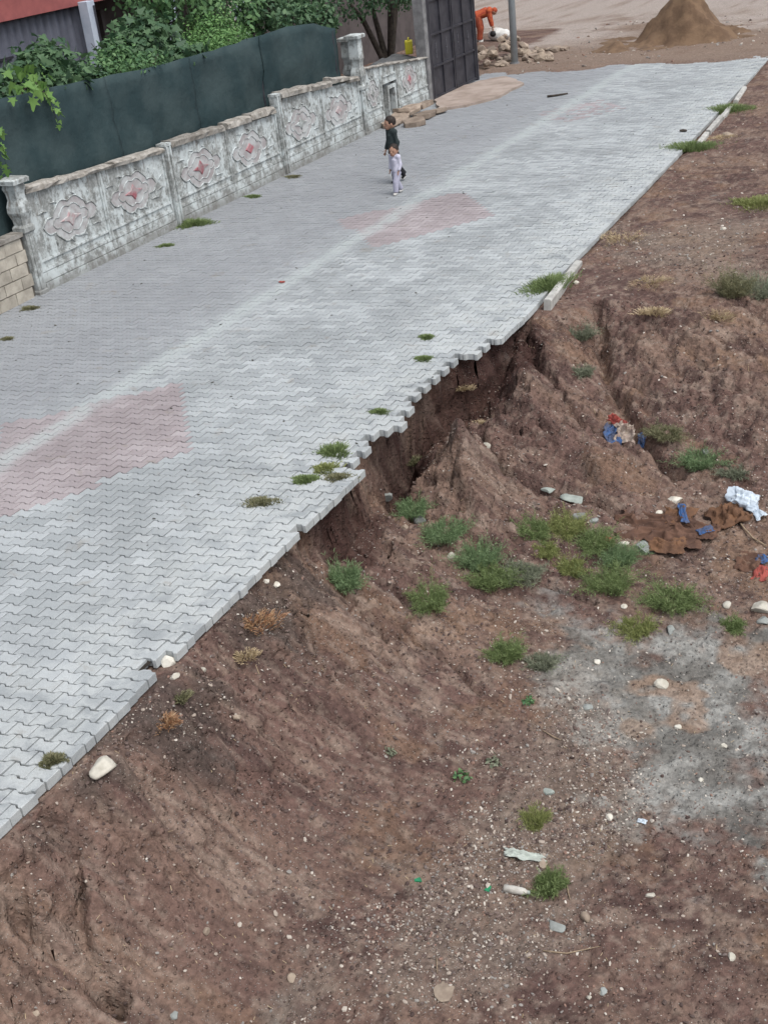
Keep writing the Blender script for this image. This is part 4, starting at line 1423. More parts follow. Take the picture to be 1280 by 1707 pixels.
def hand(m, wrist, dirv, side, s):
    d = Vector(dirv).normalized()
    a = d.cross(Vector((0, 1, 0)))
    if a.length < .2:
        a = d.cross(Vector((1, 0, 0)))
    a.normalize()
    fwd = a.cross(d).normalized()
    w = Vector(wrist)
    m.tube([w, w + d * .035 * s, w + d * .07 * s], [.018 * s, .026 * s, .024 * s], 8, flat=.55)
    for k, (off, L) in enumerate(((-.020, .048), (-.007, .056), (.007, .052), (.020, .042))):
        r0 = w + d * .065 * s + fwd * off * s
        m.tube([r0, r0 + d * L * .5 * s + a * .004 * s * side, r0 + d * L * s + a * .018 * s * side], [.0075 * s, .007 * s, .005 * s], 6)
    r0 = w + d * .02 * s + fwd * .022 * s
    m.tube([r0, r0 + (d * .6 + fwd * .7) * .03 * s, r0 + (d * .9 + fwd * .5) * .055 * s], [.009 * s, .008 * s, .006 * s], 6)


def person(label, loc, rz, h, J, mats, headr, fat=1.0, hair='short', sleeve=True, hem=.44, shoes=M_SOLE):
    """J: joints in units of body height, facing +Y; the body is one continuous skin surface"""
    o = tag(empty('person', loc, rz), label, 'person')
    V = {k: Vector(p) * h for k, p in J.items()}
    b, sh, tr = MB(), MB(), MB()
    f = h * fat
    up = (V['neck'] - V['hip']).normalized()
    # trunk, neck
    spine = [V['hip'], V['hip'].lerp(V['neck'], .35), V['hip'].lerp(V['neck'], .75), V['neck']]
    b.tube(spine, [.085 * f, .078 * f, .085 * f, .045 * f], 12, flat=.72)
    b.tube([V['neck'] - up * .02 * h, V['head']], [.035 * f, .032 * f], 10)
    hd = (V['head'] - V['neck']).normalized()
    look = Vector(J['look']).normalized()
    side_ = look.cross(Vector((0, 0, 1))).normalized()
    R = Matrix((side_, look, side_.cross(look))).transposed()
    b.ball(V['head'], (headr * .78 * h, headr * .90 * h, headr * h), 16, 12, R)
    b.ball(V['head'] + R @ Vector((0, .45, -.45)) * headr * h, (headr * .5 * h, headr * .5 * h, headr * .5 * h), 10, 8, R)
    b.ball(V['head'] + R @ Vector((0, .92, -.12)) * headr * h, (headr * .13 * h, headr * .2 * h, headr * .17 * h), 8, 6, R)
    for s in (-1, 1):
        b.ball(V['head'] + R @ Vector((.78 * s, 0, -.1)) * headr * h, (headr * .10 * h, headr * .17 * h, headr * .26 * h), 8, 6, R)
    for s, L in ((-1, 'l'), (1, 'r')):
        b.tube([V['sh' + L], V['el' + L], V['wr' + L]], [.030 * f, .026 * f, .019 * f], 10)
        hand(b, V['wr' + L], V['wr' + L] - V['el' + L], s, h / 1.25)
        b.tube([V['hi' + L], V['kn' + L], V['an' + L]], [.058 * f, .042 * f, .026 * f], 10)
        ft = V['an' + L] + Vector(J.get('toe' + L, (0, .07, -.03))) * h
        b.tube([V['an' + L], V['an' + L].lerp(ft, .5) + Vector((0, 0, -.012 * h)), ft], [.027 * f, .026 * f, .02 * f], 8)
        sh.tube([V['sh' + L] - up * .005, V['el' + L], V['el' + L].lerp(V['wr' + L], .95 if sleeve else .1)], [.050 * f, .041 * f, .034 * f], 10)
        tr.tube([V['hi' + L], V['kn' + L], V['an' + L].lerp(V['kn' + L], .04)], [.076 * f, .062 * f, .050 * f], 12)
        shoe = MB()
        hl = V['an' + L] - (ft - V['an' + L]) * .25 + Vector((0, 0, -.022 * h))
        shoe.tube([hl, hl.lerp(ft, .5), ft + Vector((0, 0, -.004 * h))], [.034 * f, .037 * f, .027 * f], 10, flat=.8)
        so = link('shoe', remesh(shoe, .008, shoes, 3, 'shoe'), o)
        if shoes is M_BLACKSHOE:
            sl = MB()
            sl.tube([hl + Vector((0, 0, -.02 * h)), hl.lerp(ft, .5) + Vector((0, 0, -.022 * h)), ft + Vector((0, 0, -.02 * h))], [.034 * f, .038 * f, .027 * f], 10, flat=.3)
            sl.build('sole', M_SOLE, so, True)
    sp2 = [V['hip'].lerp(V['neck'], -.08 if hem < .45 else 0), V['hip'].lerp(V['neck'], .3), V['hip'].lerp(V['neck'], .75), V['hip'].lerp(V['neck'], .97)]
    sh.tube(sp2, [.112 * f, .100 * f, .108 * f, .055 * f], 14, flat=.74)
    sh.tube([V['shl'], V['shl'].lerp(V['shr'], .5) + up * .012 * h, V['shr']], [.052 * f, .06 * f, .052 * f], 10)
    for L in 'lr':
        sh.ball(V['sh' + L] + up * .004 * h, .054 * f, 12, 8)
    tr.tube([V['hip'] + up * .05 * h, V['hip'] - up * .05 * h], [.098 * f, .10 * f], 12, flat=.76)
    body = link('body', remesh(b, .0075, mats['skin'], 3, 'body'), o)
    for s in (-1, 1):
        MB().ball(V['head'] + R @ Vector((.32 * s, .80, .02)) * headr * h, headr * .085 * h, 8, 6).build('eye', M_EYE, body, True)
    MB().ball(V['head'] + R @ Vector((0, .88, -.52)) * headr * h, (headr * .24 * h, headr * .08 * h, headr * .06 * h), 8, 6, R).build('mouth', M_LIP, body, True)
    link('shirt', remesh(sh, .012, mats['shirt'], 5, 'shirt'), o)
    link('trousers', remesh(tr, .012, mats['pants'], 5, 'trousers'), o)
    hm = MB()
    hm.ball(V['head'] + R @ Vector((0, -.14, .22)) * headr * h, (headr * .86 * h, headr * .90 * h, headr * .90 * h), 16, 12, R)
    me = remesh(hm, .008, mats['hair'], 0, 'hair')
    for v in me.vertices:
        c = R.inverted() @ (v.co - V['head'])
        k = 1 + .10 * float(fbm(v.co.x * 60, v.co.y * 60 + v.co.z * 40, 3, 2))
        c *= k
        if c.y > .38 * headr * h and c.z < .52 * headr * h:
            c.y = .38 * headr * h
        if c.z < -.35 * headr * h:
            c.z = -.35 * headr * h
        v.co = V['head'] + R @ c
    link('hair', me, o)
    return o


M_LILAC = simple('pale lilac cotton', (0.50, 0.50, 0.60), (0.42, 0.42, 0.52), 8, 0.9, bump=0.5, bdist=0.01, bscale=14)
M_LILAC2 = simple('pale grey lilac trousers', (0.40, 0.40, 0.50), (0.33, 0.33, 0.42), 8, 0.9, bump=0.5, bdist=0.01, bscale=14)
M_DARKSW = simple('dark green grey sweatshirt', (0.030, 0.042, 0.044), (0.022, 0.030, 0.032), 8, 0.9, bump=0.5, bdist=0.01, bscale=14)
M_DARKPT = simple('black trousers', (0.02, 0.022, 0.027), None, 8, 0.9)
JW = dict(hip=(0, 0, .49), neck=(0, .0, .79), head=(0, .012, .895), look=(-.35, 1, -.12), shl=(-.105, 0, .765), shr=(.105, 0, .765), ell=(-.135, -.02, .62), elr=(.135, .0, .62),
          wrl=(-.13, .04, .49), wrr=(.145, .03, .49), hil=(-.05, 0, .47), hir=(.05, 0, .47), knl=(-.055, .085, .26), knr=(.055, -.03, .26), anl=(-.055, .11, .045), anr=(.06, -.15, .05))
pk = at_z(664, 323)
person('small child in pale lilac top and trousers walking on the road', (pk[0], pk[1], .012), math.radians(158), .92, JW, dict(skin=M_SKIN, shirt=M_LILAC, pants=M_LILAC2, hair=M_HAIR), .118, 1.12)
JO = dict(hip=(0, 0, .50), neck=(0, .0, .81), head=(0, .015, .91), look=(.1, 1, -.1), shl=(-.10, 0, .785), shr=(.10, 0, .785), ell=(-.125, -.03, .63), elr=(.125, .01, .63),
          wrl=(-.115, .02, .49), wrr=(.12, .07, .50), hil=(-.045, 0, .48), hir=(.045, 0, .48), knl=(-.045, .04, .27), knr=(.045, -.04, .26), anl=(-.045, .03, .045), anr=(.05, -.17, .085), toer=(0, .045, -.055))
pk2 = at_z(661, 304)
person('taller child in dark sweatshirt walking behind the small pale child', (pk2[0], pk2[1], .012), math.radians(140), 1.27, JO, dict(skin=M_SKIN, shirt=M_DARKSW, pants=M_DARKPT, hair=M_HAIR), .098, 1.0, shoes=M_BLACKSHOE)
M_ORANGE = simple('orange patterned cloth', (0.42, 0.10, 0.035), (0.30, 0.045, 0.03), 14, 0.9)
M_ORANGE2 = simple('rust red skirt', (0.33, 0.085, 0.04), (0.24, 0.05, 0.03), 10, 0.9)
JB = dict(hip=(0, -.10, .52), neck=(0, .17, .60), head=(0, .26, .575), look=(0, .5, -.8), shl=(-.10, .15, .60), shr=(.10, .15, .60), ell=(-.11, .17, .43), elr=(.11, .17, .43),
          wrl=(-.09, .20, .29), wrr=(.09, .20, .29), hil=(-.05, -.10, .50), hir=(.05, -.10, .50), knl=(-.055, -.05, .27), knr=(.055, -.05, .27), anl=(-.055, -.08, .04), anr=(.055, -.08, .04))
pb = at_z(806, 67, .05)
person('person in orange clothes bending over behind the rubble', (pb[0], pb[1], float(gz(pb[0], pb[1]))), math.radians(-70), 1.62, JB, dict(skin=M_SKIN, shirt=M_ORANGE, pants=M_ORANGE2, hair=M_ORANGE), .068, 1.25)

# ------------------------------------------------------------------ grass tufts and weeds
def tuft_mesh(name, n, r, h, mat_, seed, lean=.6, width=.006, aspect=1.0, curl=.5, patchy=0.0):
    g = np.random.default_rng(seed)
    rad = r * np.sqrt(g.random(n)) * (1 + .35 * g.normal(size=n) * .5)
    an = g.random(n) * 2 * np.pi
    rad *= .78 + .22 * np.sin(an * 2 + seed) + .18 * np.sin(an * 3 + seed * 1.3) + .14 * np.sin(an * 7 + seed * 2.1)
    rad *= np.where(g.random(n) < .08, 1.35, 1)
    bx, by = rad * np.cos(an), rad * np.sin(an) * aspect
    dirv = np.c_[np.cos(an), np.sin(an)] * (lean * (.3 + rad / max(r, 1e-6)))[:, None] + g.normal(size=(n, 2)) * .45 * lean
    L = h * (.45 + .75 * g.random(n)) * (1.1 - .45 * np.clip(rad / r, 0, 1.3))
    base = np.c_[bx, by, np.full(n, -.03)]
    d1 = np.c_[dirv * .55, np.ones(n)]
    d1 /= np.linalg.norm(d1, axis=1)[:, None]
    d2 = np.c_[dirv * (1 + curl), np.ones(n) * (1 - .5 * curl)]
    d2 /= np.linalg.norm(d2, axis=1)[:, None]
    mid = base + d1 * (L * .55 + .03)[:, None]
    tip = mid + d2 * (L * .5)[:, None]
    sv = np.cross(d1, g.normal(size=(n, 3)))
    sv /= np.linalg.norm(sv, axis=1)[:, None]
    w = width * (.6 + .8 * g.random(n))[:, None]
    V = np.stack([base - sv * w, base + sv * w, mid + sv * w * .8, mid - sv * w * .8, tip], 1).reshape(-1, 3)
    i0 = np.arange(n) * 5
    F = [(a, a + 1, a + 2, a + 3) for a in i0] + [(a + 3, a + 2, a + 4) for a in i0]
    return mesh_np(name, V, F, [mat_])


def feather_mesh(name, n, r, h, mat_, seed, aspect=1.0, leaf=.018):
    """bushy weed: leaning stems carrying many small narrow leaves"""
    g = np.random.default_rng(seed)
    V, F = [], []
    for k in range(n):
        a = g.random() * 2 * np.pi
        q = r * g.random() ** .6 * .45
        b = np.array([q * np.cos(a), q * np.sin(a) * aspect, -.02])
        lob = .62 + .38 * np.sin(a * 2 + seed) + .25 * np.sin(a * 5 + seed * 1.7)
        out = np.array([np.cos(a), np.sin(a) * aspect, 0]) * r * (.15 + .85 * g.random()) * max(.25, lob)
        L = h * (.35 + .8 * g.random()) * (1.6 if g.random() < .12 else 1)
        tip = b + out + np.array([0, 0, L * (1 - .35 * g.random())])
        m_ = 11
        for i in range(m_):
            t = (i + 1) / m_
            p = b + (tip - b) * t + np.array([0, 0, .12 * h * np.sin(np.pi * t)])
            for s in range(2):
                dv = g.normal(size=3) + (tip - b) / np.linalg.norm(tip - b) * 1.1
                dv /= np.linalg.norm(dv)
                sv = np.cross(dv, g.normal(size=3))
                sv /= np.linalg.norm(sv)
                l_ = leaf * (2.0 + 2.4 * g.random()) * (1.1 - .4 * t)
                w_ = leaf * .15
                i0 = len(V)
                V += [p - sv * w_ * .4, p + dv * l_ * .45 + sv * w_, p + dv * l_, p + dv * l_ * .45 - sv * w_]
                F.append((i0, i0 + 1, i0 + 2, i0 + 3))
        i0 = len(V)
        sv = np.array([.003, .001, 0])
        V += [b - sv, b + sv, tip]
        F.append((i0, i0 + 1, i0 + 2))
    return mesh_np(name, V, F, [mat_])


WEEDS = [  # x, y, kind, radius, height, aspect, material, label
    (557, 752, 'g', .20, .075, .8, M_GRASS, 'densest green grass tuft on the pavers near the crumbled corner'),
    (543, 781, 'g', .15, .05, .8, M_GRASSY, 'yellowing grass tuft just below the densest tuft on the pavers'),
    (508, 799, 'g', .14, .045, .7, M_GRASS, 'low green grass strip at the lower left of the tuft row on pavers'),
    (563, 795, 'g', .13, .03, .8, M_OLIVE, 'thin brownish weed right of the yellowing tuft on the pavers'),
    (436, 837, 'g', .19, .03, .7, M_OLIVE, 'flat brownish weed patch on the pavers left of the tuft row'),
    (632, 686, 'g', .11, .04, .7, M_GRASS, 'small green tuft on pavers above the row of tufts'),
    (711, 562, 'g', .11, .05, .7, M_GRASS, 'upper of two small tufts on pavers right of the middle'),
    (706, 598, 'g', .13, .045, .6, M_GRASS, 'lower of two small tufts on pavers right of the middle'),
    (88, 1268, 'g', .085, .05, .7, M_OLIVE, 'olive tuft on the nearest pavers at the paved edge'),
    (322, 373, 'g', .36, .13, .7, M_GRASS, 'big grass clump at the foot of the ornamental wall'),
    (276, 409, 'g', .15, .05, .7, M_GRASS, 'small grass tuft left of the big clump by the wall'),
    (422, 327, 'g', .18, .05, .7, M_GRASS, 'small grass tuft at the foot of the second wall bay'),
    (487, 294, 'g', .20, .04, .7, M_OLIVE, 'low dry tuft at the foot of the third wall bay'),
    (50, 513, 'g', .20, .03, .5, M_OLIVE, 'low brown tuft in front of the block wall'),
    (12, 564, 'g', .14, .02, .5, M_OLIVE, 'flat dark weed at the left picture edge on the road'),
    (915, 474, 'g', .30, .15, 1.5, M_GRASS, 'grass growing behind the nearer kerb stones'),
    (1152, 244, 'g', .50, .13, .9, M_GRASS, 'grass growing at the start of the far kerb row'),
    (1214, 182, 'g', .45, .16, 1.2, M_GRASS, 'grass growing beside the middle of the far kerb row'),
    (577, 968, 'f', .19, .24, 1.0, M_GRASS2, 'fresh green weed on the slope below the paved corner'),
    (716, 1003, 'f', .22, .22, 1.0, M_GRASS, 'feathery green weed lower right of the fresh green weed'),
    (690, 850, 'f', .20, .15, 1.0, M_GRASS2, 'uppermost weed clump in the gully below the broken face'),
    (742, 890, 'f', .24, .17, 1.0, M_GRASS2, 'second weed clump down the gully'),
    (800, 935, 'f', .24, .30, 1.0, M_GRASS2, 'tallest weed clump in the middle of the gully'),
    (822, 968, 'f', .24, .20, 1.0, M_GRASS, 'weed clump at the lower end of the gully'),
    (868, 958, 'f', .22, .10, 1.0, M_GREYW, 'low grey green weed at the lower end of the gully'),
    (888, 888, 'f', .20, .17, 1.0, M_GRASS, 'leftmost bright weed of the row below the flat slabs'),
    (945, 882, 'f', .24, .20, 1.0, M_GRASSY, 'yellowish weed in the row below the flat slabs'),
    (995, 905, 'f', .22, .18, 1.0, M_GRASS, 'bright weed in the row left of the grey boulder'),
    (1034, 932, 'f', .20, .20, 1.0, M_GRASS2, 'weed directly below left of the grey boulder'),
    (1016, 975, 'f', .26, .26, 1.0, M_GRASS, 'biggest bushy weed below the brown cloth'),
    (1122, 1002, 'f', .28, .18, 1.0, M_GRASS, 'sparse weed right of the biggest bushy weed'),
    (952, 948, 'f', .15, .14, 1.0, M_GRASSY, 'yellowish weed left of the biggest bushy weed'),
    (910, 918, 'f', .12, .10, 1.0, M_GRASSY, 'small yellow green weed under the weed row'),
    (1058, 1045, 'f', .22, .08, .8, M_GRASSY, 'low yellowish weed at the top edge of the silt'),
    (843, 1092, 'f', .16, .20, 1.0, M_GRASS, 'slender green weed alone on the middle slope'),
    (899, 1106, 'f', .14, .08, 1.0, M_GREYW, 'small grey green weed right of the slender weed'),
    (880, 1170, 't', .05, .05, 1.0, M_MIDLEAF, 'tiny leafy seedling below the slender weed'),
    (770, 1301, 't', .075, .09, 1.0, M_MIDLEAF, 'dark leafy seedling on the lower slope'),
    (822, 1271, 't', .06, .05, 1.0, M_GREYW, 'small dull seedling right above the dark leafy seedling'),
    (889, 1366, 'f', .11, .06, 1.0, M_GRASSY, 'sparse yellowish weed above the pale plastic sheet'),
    (915, 1478, 'f', .11, .15, 1.0, M_GRASS, 'round ball shaped weed on the lower ground'),
    (1166, 772, 'f', .24, .22, 1.0, M_GRASS2, 'bright green weed at the upper right near the white bag'),
    (1225, 787, 'f', .16, .08, 1.0, M_GREYW, 'grey green weed above the white bag'),
    (1220, 485, 'f', .24, .42, 1.0, M_OLIVE, 'tall thin olive weed at the far right'),
    (1268, 487, 'f', .32, .30, 1.0, M_GREYW, 'grey green bush at the far right edge'),
    (1268, 338, 'g', .60, .10, .7, M_GRASSY, 'patch of bright grass at the far right edge'),
    (972, 622, 'f', .12, .12, 1.0, M_GREYW, 'small grey weed on the upper gully side'),
    (968, 560, 'f', .16, .22, 1.0, M_GREYW, 'grey drooping weed below the nearer kerb'),
    (652, 1256, 't', .05, .05, 1.0, M_GREYW, 'tiny grey seedling on the middle of the slope'),
    (1108, 722, 'f', .2, .08, 1.0, M_OLIVE, 'brown green weed right of the blue rag'),
    (1220, 1040, 'f', .12, .05, 1.0, M_GRASS, 'low green weed at the upper right rim of the silt'),
    (1040, 395, 'd', .55, .10, .8, M_STRAW, 'largest straw coloured dry grass patch beside the far road edge'),
    (1085, 468, 'd', .35, .10, .8, M_STRAW, 'straw coloured dry grass patch right of the nearer kerb'),
    (1188, 525, 'd', .28, .12, .8, M_STRAW, 'pale dry bush on the right hand slope'),
    (1090, 518, 'd', .22, .08, .8, M_STRAW, 'small pale dry tuft left of the pale dry bush'),
    (425, 1032, 'd', .24, .09, .8, M_RUST, 'rusty red dry stalks below the paved edge'),
    (408, 1090, 'd', .13, .05, .8, M_STRAW, 'small straw tuft under the rusty dry stalks'),
    (274, 1200, 'd', .12, .07, .8, M_RUST, 'rusty dry tuft near the notch in the paved edge'),
    (1206, 228, 'd', .4, .05, .8, M_STRAW, 'dry grass in front of the far kerb'),
    (297, 1160, 'd', .09, .05, .8, M_OLIVE, 'little olive dry tuft below the white broken block'),
    (770, 655, 'd', .13, .06, .8, M_STRAW, 'dry twig litter below the broken paving'),
    (690, 775, 'd', .16, .07, .8, M_OLIVE, 'pale dry litter at the foot of the broken face'),
    (800, 705, 'd', .10, .05, .8, M_STRAW, 'dry litter above the egg shaped stone'),
]
for k, (u, w, kd, r, h, asp, m_, lab) in enumerate(WEEDS):
    p = hit(u, w + (h * .25 / .006 * .006 / scale_at(hit(u, w))) * .5)
    if kd == 'g':
        me = tuft_mesh('blades', int(520 + 2600 * r), r, h, m_, 500 + k, .9, .0055, asp, .6, 0 if m_ is M_OLIVE else .2)
    elif kd == 'f':
        r, h = r * 1.35, h * .8
        me = feather_mesh('foliage', int(60 + 420 * r), r, h, m_, 500 + k, asp, .019)
    elif kd == 't':
        me = leaves_mesh('foliage', [(0, 0, h * .5, r, r, h * .5)], 60, .04, OVAL, m_, 500 + k)
    else:
        me = tuft_mesh('stalks', int(260 + 900 * r), r, h, m_, 500 + k, 1.8, .004, asp, .9, .4)
    cat = {'g': 'grass', 'f': 'weed', 't': 'weed', 'd': 'dry grass'}[kd]
    nm = {'g': 'grass_tuft', 'f': 'weed', 't': 'seedling', 'd': 'dry_grass'}[kd]
    tag(link(nm, me, None, p, (0, 0, random.uniform(-.3, .3))), lab, cat, 'weeds and grass along road and bank')

# ------------------------------------------------------------------ litter
def sheet_mesh(name, L, W, amp, mat_, seed, n=34, rough_edge=.12):
    v = []
    for i in range(n + 1):
        for j in range(n + 1):
            u, w = i / n * 2 - 1, j / n * 2 - 1
            th_ = math.atan2(w, u)
            e = 1 + rough_edge * 2.4 * float(fbm(math.cos(th_) * 1.6 + seed, math.sin(th_) * 1.6, seed, 4))
            x, y = u * L / 2 * e, w * W / 2 * e
            r1 = 1 - min(1, abs(float(fbm(u * 1.1 + .8 * w + seed, w * .9 - .5 * u, seed, 3))) * 4.5)
            r2 = 1 - min(1, abs(float(fbm(u * 2.4 - w, w * 2.1 + seed, seed + 7, 2))) * 4.0)
            z = amp * (.65 * r1 ** 1.5 + .4 * r2 ** 1.5 + .35 * float(fbm(u * 1.2, w * 1.2, seed + 5, 2))) * (1 - .6 * max(abs(u), abs(w)) ** 3)
            v.append((x + amp * .4 * float(fbm(u * 3, w * 3, seed + 9, 2)), y, max(z, -.01)))
    f = [(i * (n + 1) + j, (i + 1) * (n + 1) + j, (i + 1) * (n + 1) + j + 1, i * (n + 1) + j + 1) for i in range(n) for j in range(n)]
    return mesh_np(name, v, f, [mat_], True)


def put_on(u, w, dz=0.0):
    p = hit(u, w)
    return (p[0], p[1], p[2] + dz)


def slope_rot(p, rz=0.0):             # tilt so that a flat thing lies on the ground at p
    e = .18
    dx = (float(gz(p[0] + e, p[1])) - float(gz(p[0] - e, p[1]))) / (2 * e)
    dy = (float(gz(p[0], p[1] + e)) - float(gz(p[0], p[1] - e))) / (2 * e)
    nrm = Vector((-dx, -dy, 1)).normalized()
    q = Vector((0, 0, 1)).rotation_difference(nrm)
    return (q.to_matrix() @ Matrix.Rotation(rz, 3, 'Z')).to_euler()


def thick(o, t=.004):
    m_ = o.modifiers.new('thick', 'SOLIDIFY')
    m_.thickness = t
    return o


M_BROWNC = simple('muddy brown cloth', (0.135, 0.075, 0.052), (0.080, 0.046, 0.035), 5, 0.95, bump=0.5, bdist=0.01, bscale=22)
M_OCHREC = simple('ochre brown cloth', (0.165, 0.088, 0.050), (0.105, 0.058, 0.038), 6, 0.95)
M_BLUE = simple('bright blue cloth', (0.035, 0.10, 0.26), (0.075, 0.085, 0.13), 9, 0.8)
M_BAG = simple('pale blue white plastic film', (0.50, 0.57, 0.64), (0.40, 0.47, 0.55), 6, 0.45, bump=0.6, bdist=0.015, bscale=13, spec=0.5)
M_DIRTYW = simple('dirty white cloth', (0.42, 0.36, 0.31), (0.27, 0.2, 0.17), 9, 0.9)
M_REDC = simple('faded red cloth', (0.36, 0.085, 0.07), (0.25, 0.06, 0.05), 7, 0.9)
M_PALEPL = simple('pale greenish plastic', (0.45, 0.50, 0.46), (0.34, 0.37, 0.34), 8, 0.6)
M_TWIG = simple('pale twig', (0.30, 0.23, 0.16), (0.2, 0.15, 0.1), 12, 0.9)

p = put_on(1105, 886)
cl = tag(empty('brown_cloth', p), 'crumpled muddy brown cloth spread on the ground with blue strips', 'cloth')
cl.rotation_euler = slope_rot(p, .1)
thick(link('cloth_sheet', sheet_mesh('cloth_sheet', .92, .54, .15, M_BROWNC, 21, 56, .2), cl, (-.05, .04, .02)))
thick(link('cloth_fold', sheet_mesh('cloth_fold', .36, .26, .09, M_OCHREC, 22, 22), cl, (.08, -.28, .035)))
thick(link('cloth_fold', sheet_mesh('cloth_fold', .34, .30, .10, M_OCHREC, 26, 22), cl, (.14, .22, .06)))
thick(link('blue_strip', sheet_mesh('blue_strip', .09, .34, .05, M_BLUE, 23, 14), cl, (.19, .22, .115), (0, 0, .25)))
thick(link('blue_strip', sheet_mesh('blue_strip', .18, .10, .05, M_BLUE, 24, 14), cl, (.46, .0, .07), (0, 0, .6)))
thick(link('cloth_fold', sheet_mesh('cloth_fold', .36, .28, .09, M_BROWNC, 25, 22), cl, (.42, .02, .03)))
p = put_on(1214, 862)
thick(tag(link('brown_rag', sheet_mesh('brown_rag', .40, .34, .14, M_OCHREC, 31, 24), None, p, slope_rot(p, .6)), 'crumpled ochre brown rag below the white bag', 'rag'), .006)

p = put_on(1238, 838)
bag = MB()
bag.ball((0, 0, .05), (.20, .11, .085), 30, 20)
bag.ball((-.13, .06, .05), (.12, .09, .07), 16, 10)
bag.ball((.06, .07, .04), (.13, .07, .05), 16, 10)
bag.ball((.16, -.06, .03), (.07, .09, .04), 16, 10)
bme = remesh(bag, .007, M_BAG, 2, 'bag_body')
for v in bme.vertices:
    c = v.co.copy()
    k = abs(float(fbm(c.x * 8 + 3, c.y * 11 + c.z * 7, 44, 2))) * .10 + abs(float(fbm(c.x * 22, c.y * 17 - c.z * 15, 45, 2))) * .035 - .02
    v.co = c - (c - Vector((0, 0, .02))).normalized() * k
bme.polygons.foreach_set('use_smooth', np.zeros(len(bme.polygons), bool))
bg = tag(empty('plastic_bag', p), 'crumpled pale plastic bag on the right hand slope', 'bag')
bg.rotation_euler = slope_rot(p, -.35)
link('bag_body', bme, bg)
thick(link('bag_tail', sheet_mesh('bag_tail', .20, .12, .03, M_BAG, 45, 18, .3), bg, (.24, -.10, .01), (0, .1, -.5)), .003)

p = put_on(1030, 727)
rg = tag(empty('rag_bundle', p), 'bundle of blue, red and dirty white rags on the slope', 'rag')
rg.rotation_euler = slope_rot(p)
thick(link('blue_rag', sheet_mesh('blue_rag', .20, .30, .12, M_BLUE, 51, 22), rg, (-.07, -.03, .03), (0, .2, .35)), .006)
thick(link('white_rag', sheet_mesh('white_rag', .24, .30, .18, M_DIRTYW, 52, 22), rg, (.07, .02, .05), (0, 0, .2)), .006)
thick(link('red_rag', sheet_mesh('red_rag', .26, .12, .12, M_REDC, 53, 16), rg, (-.06, .16, .06), (.2, 0, -.2)), .006)
p = put_on(1072, 736)
thick(tag(link('blue_rag', sheet_mesh('blue_rag', .13, .26, .07, M_BLUE, 54, 16), None, (p[0], p[1], p[2] + .02), slope_rot(p, .25)), 'small blue rag right of the rag bundle', 'rag'), .005)
p = put_on(1268, 948)
rr_ = tag(empty('rag_bundle', p), 'red and blue rag at the right picture edge', 'rag')
rr_.rotation_euler = slope_rot(p)
thick(link('red_rag', sheet_mesh('red_rag', .16, .30, .06, M_REDC, 55, 16), rr_, (.02, -.10, .02)), .005)
thick(link('blue_rag', sheet_mesh('blue_rag', .12, .16, .06, M_BLUE, 56, 14), rr_, (-.02, .12, .03)), .005)
p = put_on(1247, 938)
thick(tag(link('brown_rag', sheet_mesh('brown_rag', .26, .30, .08, M_BROWNC, 57, 18), None, p, slope_rot(p)), 'dull brown rag left of the red and blue rag', 'rag'), .005)
p = put_on(1013, 912)
thick(tag(link('red_scrap', sheet_mesh('red_scrap', .06, .08, .03, M_REDC, 58, 10), None, (p[0], p[1], p[2] + .10), slope_rot(p)), 'small red scrap caught in the weeds by the grey boulder', 'scrap'), .004)
p = put_on(876, 1430)
thick(tag(link('plastic_sheet', sheet_mesh('plastic_sheet', .36, .10, .05, M_PALEPL, 61, 22, .25), None, (p[0], p[1], p[2] + .012), slope_rot(p, .12)), 'pale greenish torn plastic sheet above the white bottle', 'plastic'), .004)
p = put_on(860, 1489, .028)
bt = tag(empty('bottle', p, .1), 'dirty white plastic bottle lying left of the round weed', 'bottle')
MB().tube([(-.10, 0, 0), (-.095, 0, 0), (-.02, 0, 0), (.04, 0, 0), (.07, 0, 0), (.095, 0, 0), (.098, 0, 0)], [.012, .031, .032, .030, .028, .013, .013], 14).build('bottle_body', simple('dirty white plastic', (0.5, 0.49, 0.45), (0.38, 0.36, 0.32), 14, 0.5, bump=0.1), bt, True)
MB().tube([(.098, 0, 0), (.118, 0, 0)], [.016, .016], 12).build('bottle_cap', M_PALEPL, bt)
M_GREENP = simple('green glass', (0.02, 0.22, 0.10), (0.015, 0.15, 0.07), 9, 0.2, bump=0, spec=0.5)
for u, w, lab in ((815, 1484, 'shiny green glass shard left of the white bottle'), (697, 1469, 'dark green shard farther left of the white bottle')):
    p = put_on(u, w, .006)
    m = MB()
    m.prism([(-.035, -.02), (.03, -.03), (.04, .02), (-.01, .035)], -.004, .005)
    tag(m.build('glass_shard', M_GREENP, None, loc=p, rot=(.15, .1, random.uniform(0, 3))), lab, 'shard')
p = put_on(1070, 1372, .012)
thick(tag(link('plastic_scrap', sheet_mesh('plastic_scrap', .08, .05, .03, M_BAG, 63, 10), None, p), 'small pale blue plastic scrap at the edge of the gravel', 'scrap'), .003)
p = put_on(1250, 892, .02)
st_ = MB()
pts = [put_on(1228, 868, .02), put_on(1240, 884, .025), put_on(1255, 900, .02), put_on(1276, 912, .02)]
c0 = Vector(pts[0])
tag(st_.tube([Vector(q) - c0 for q in pts], [.012, .011, .010, .008], 7).build('stick', M_TWIG, None, True, loc=c0), 'bent pale stick below the white bag', 'stick')
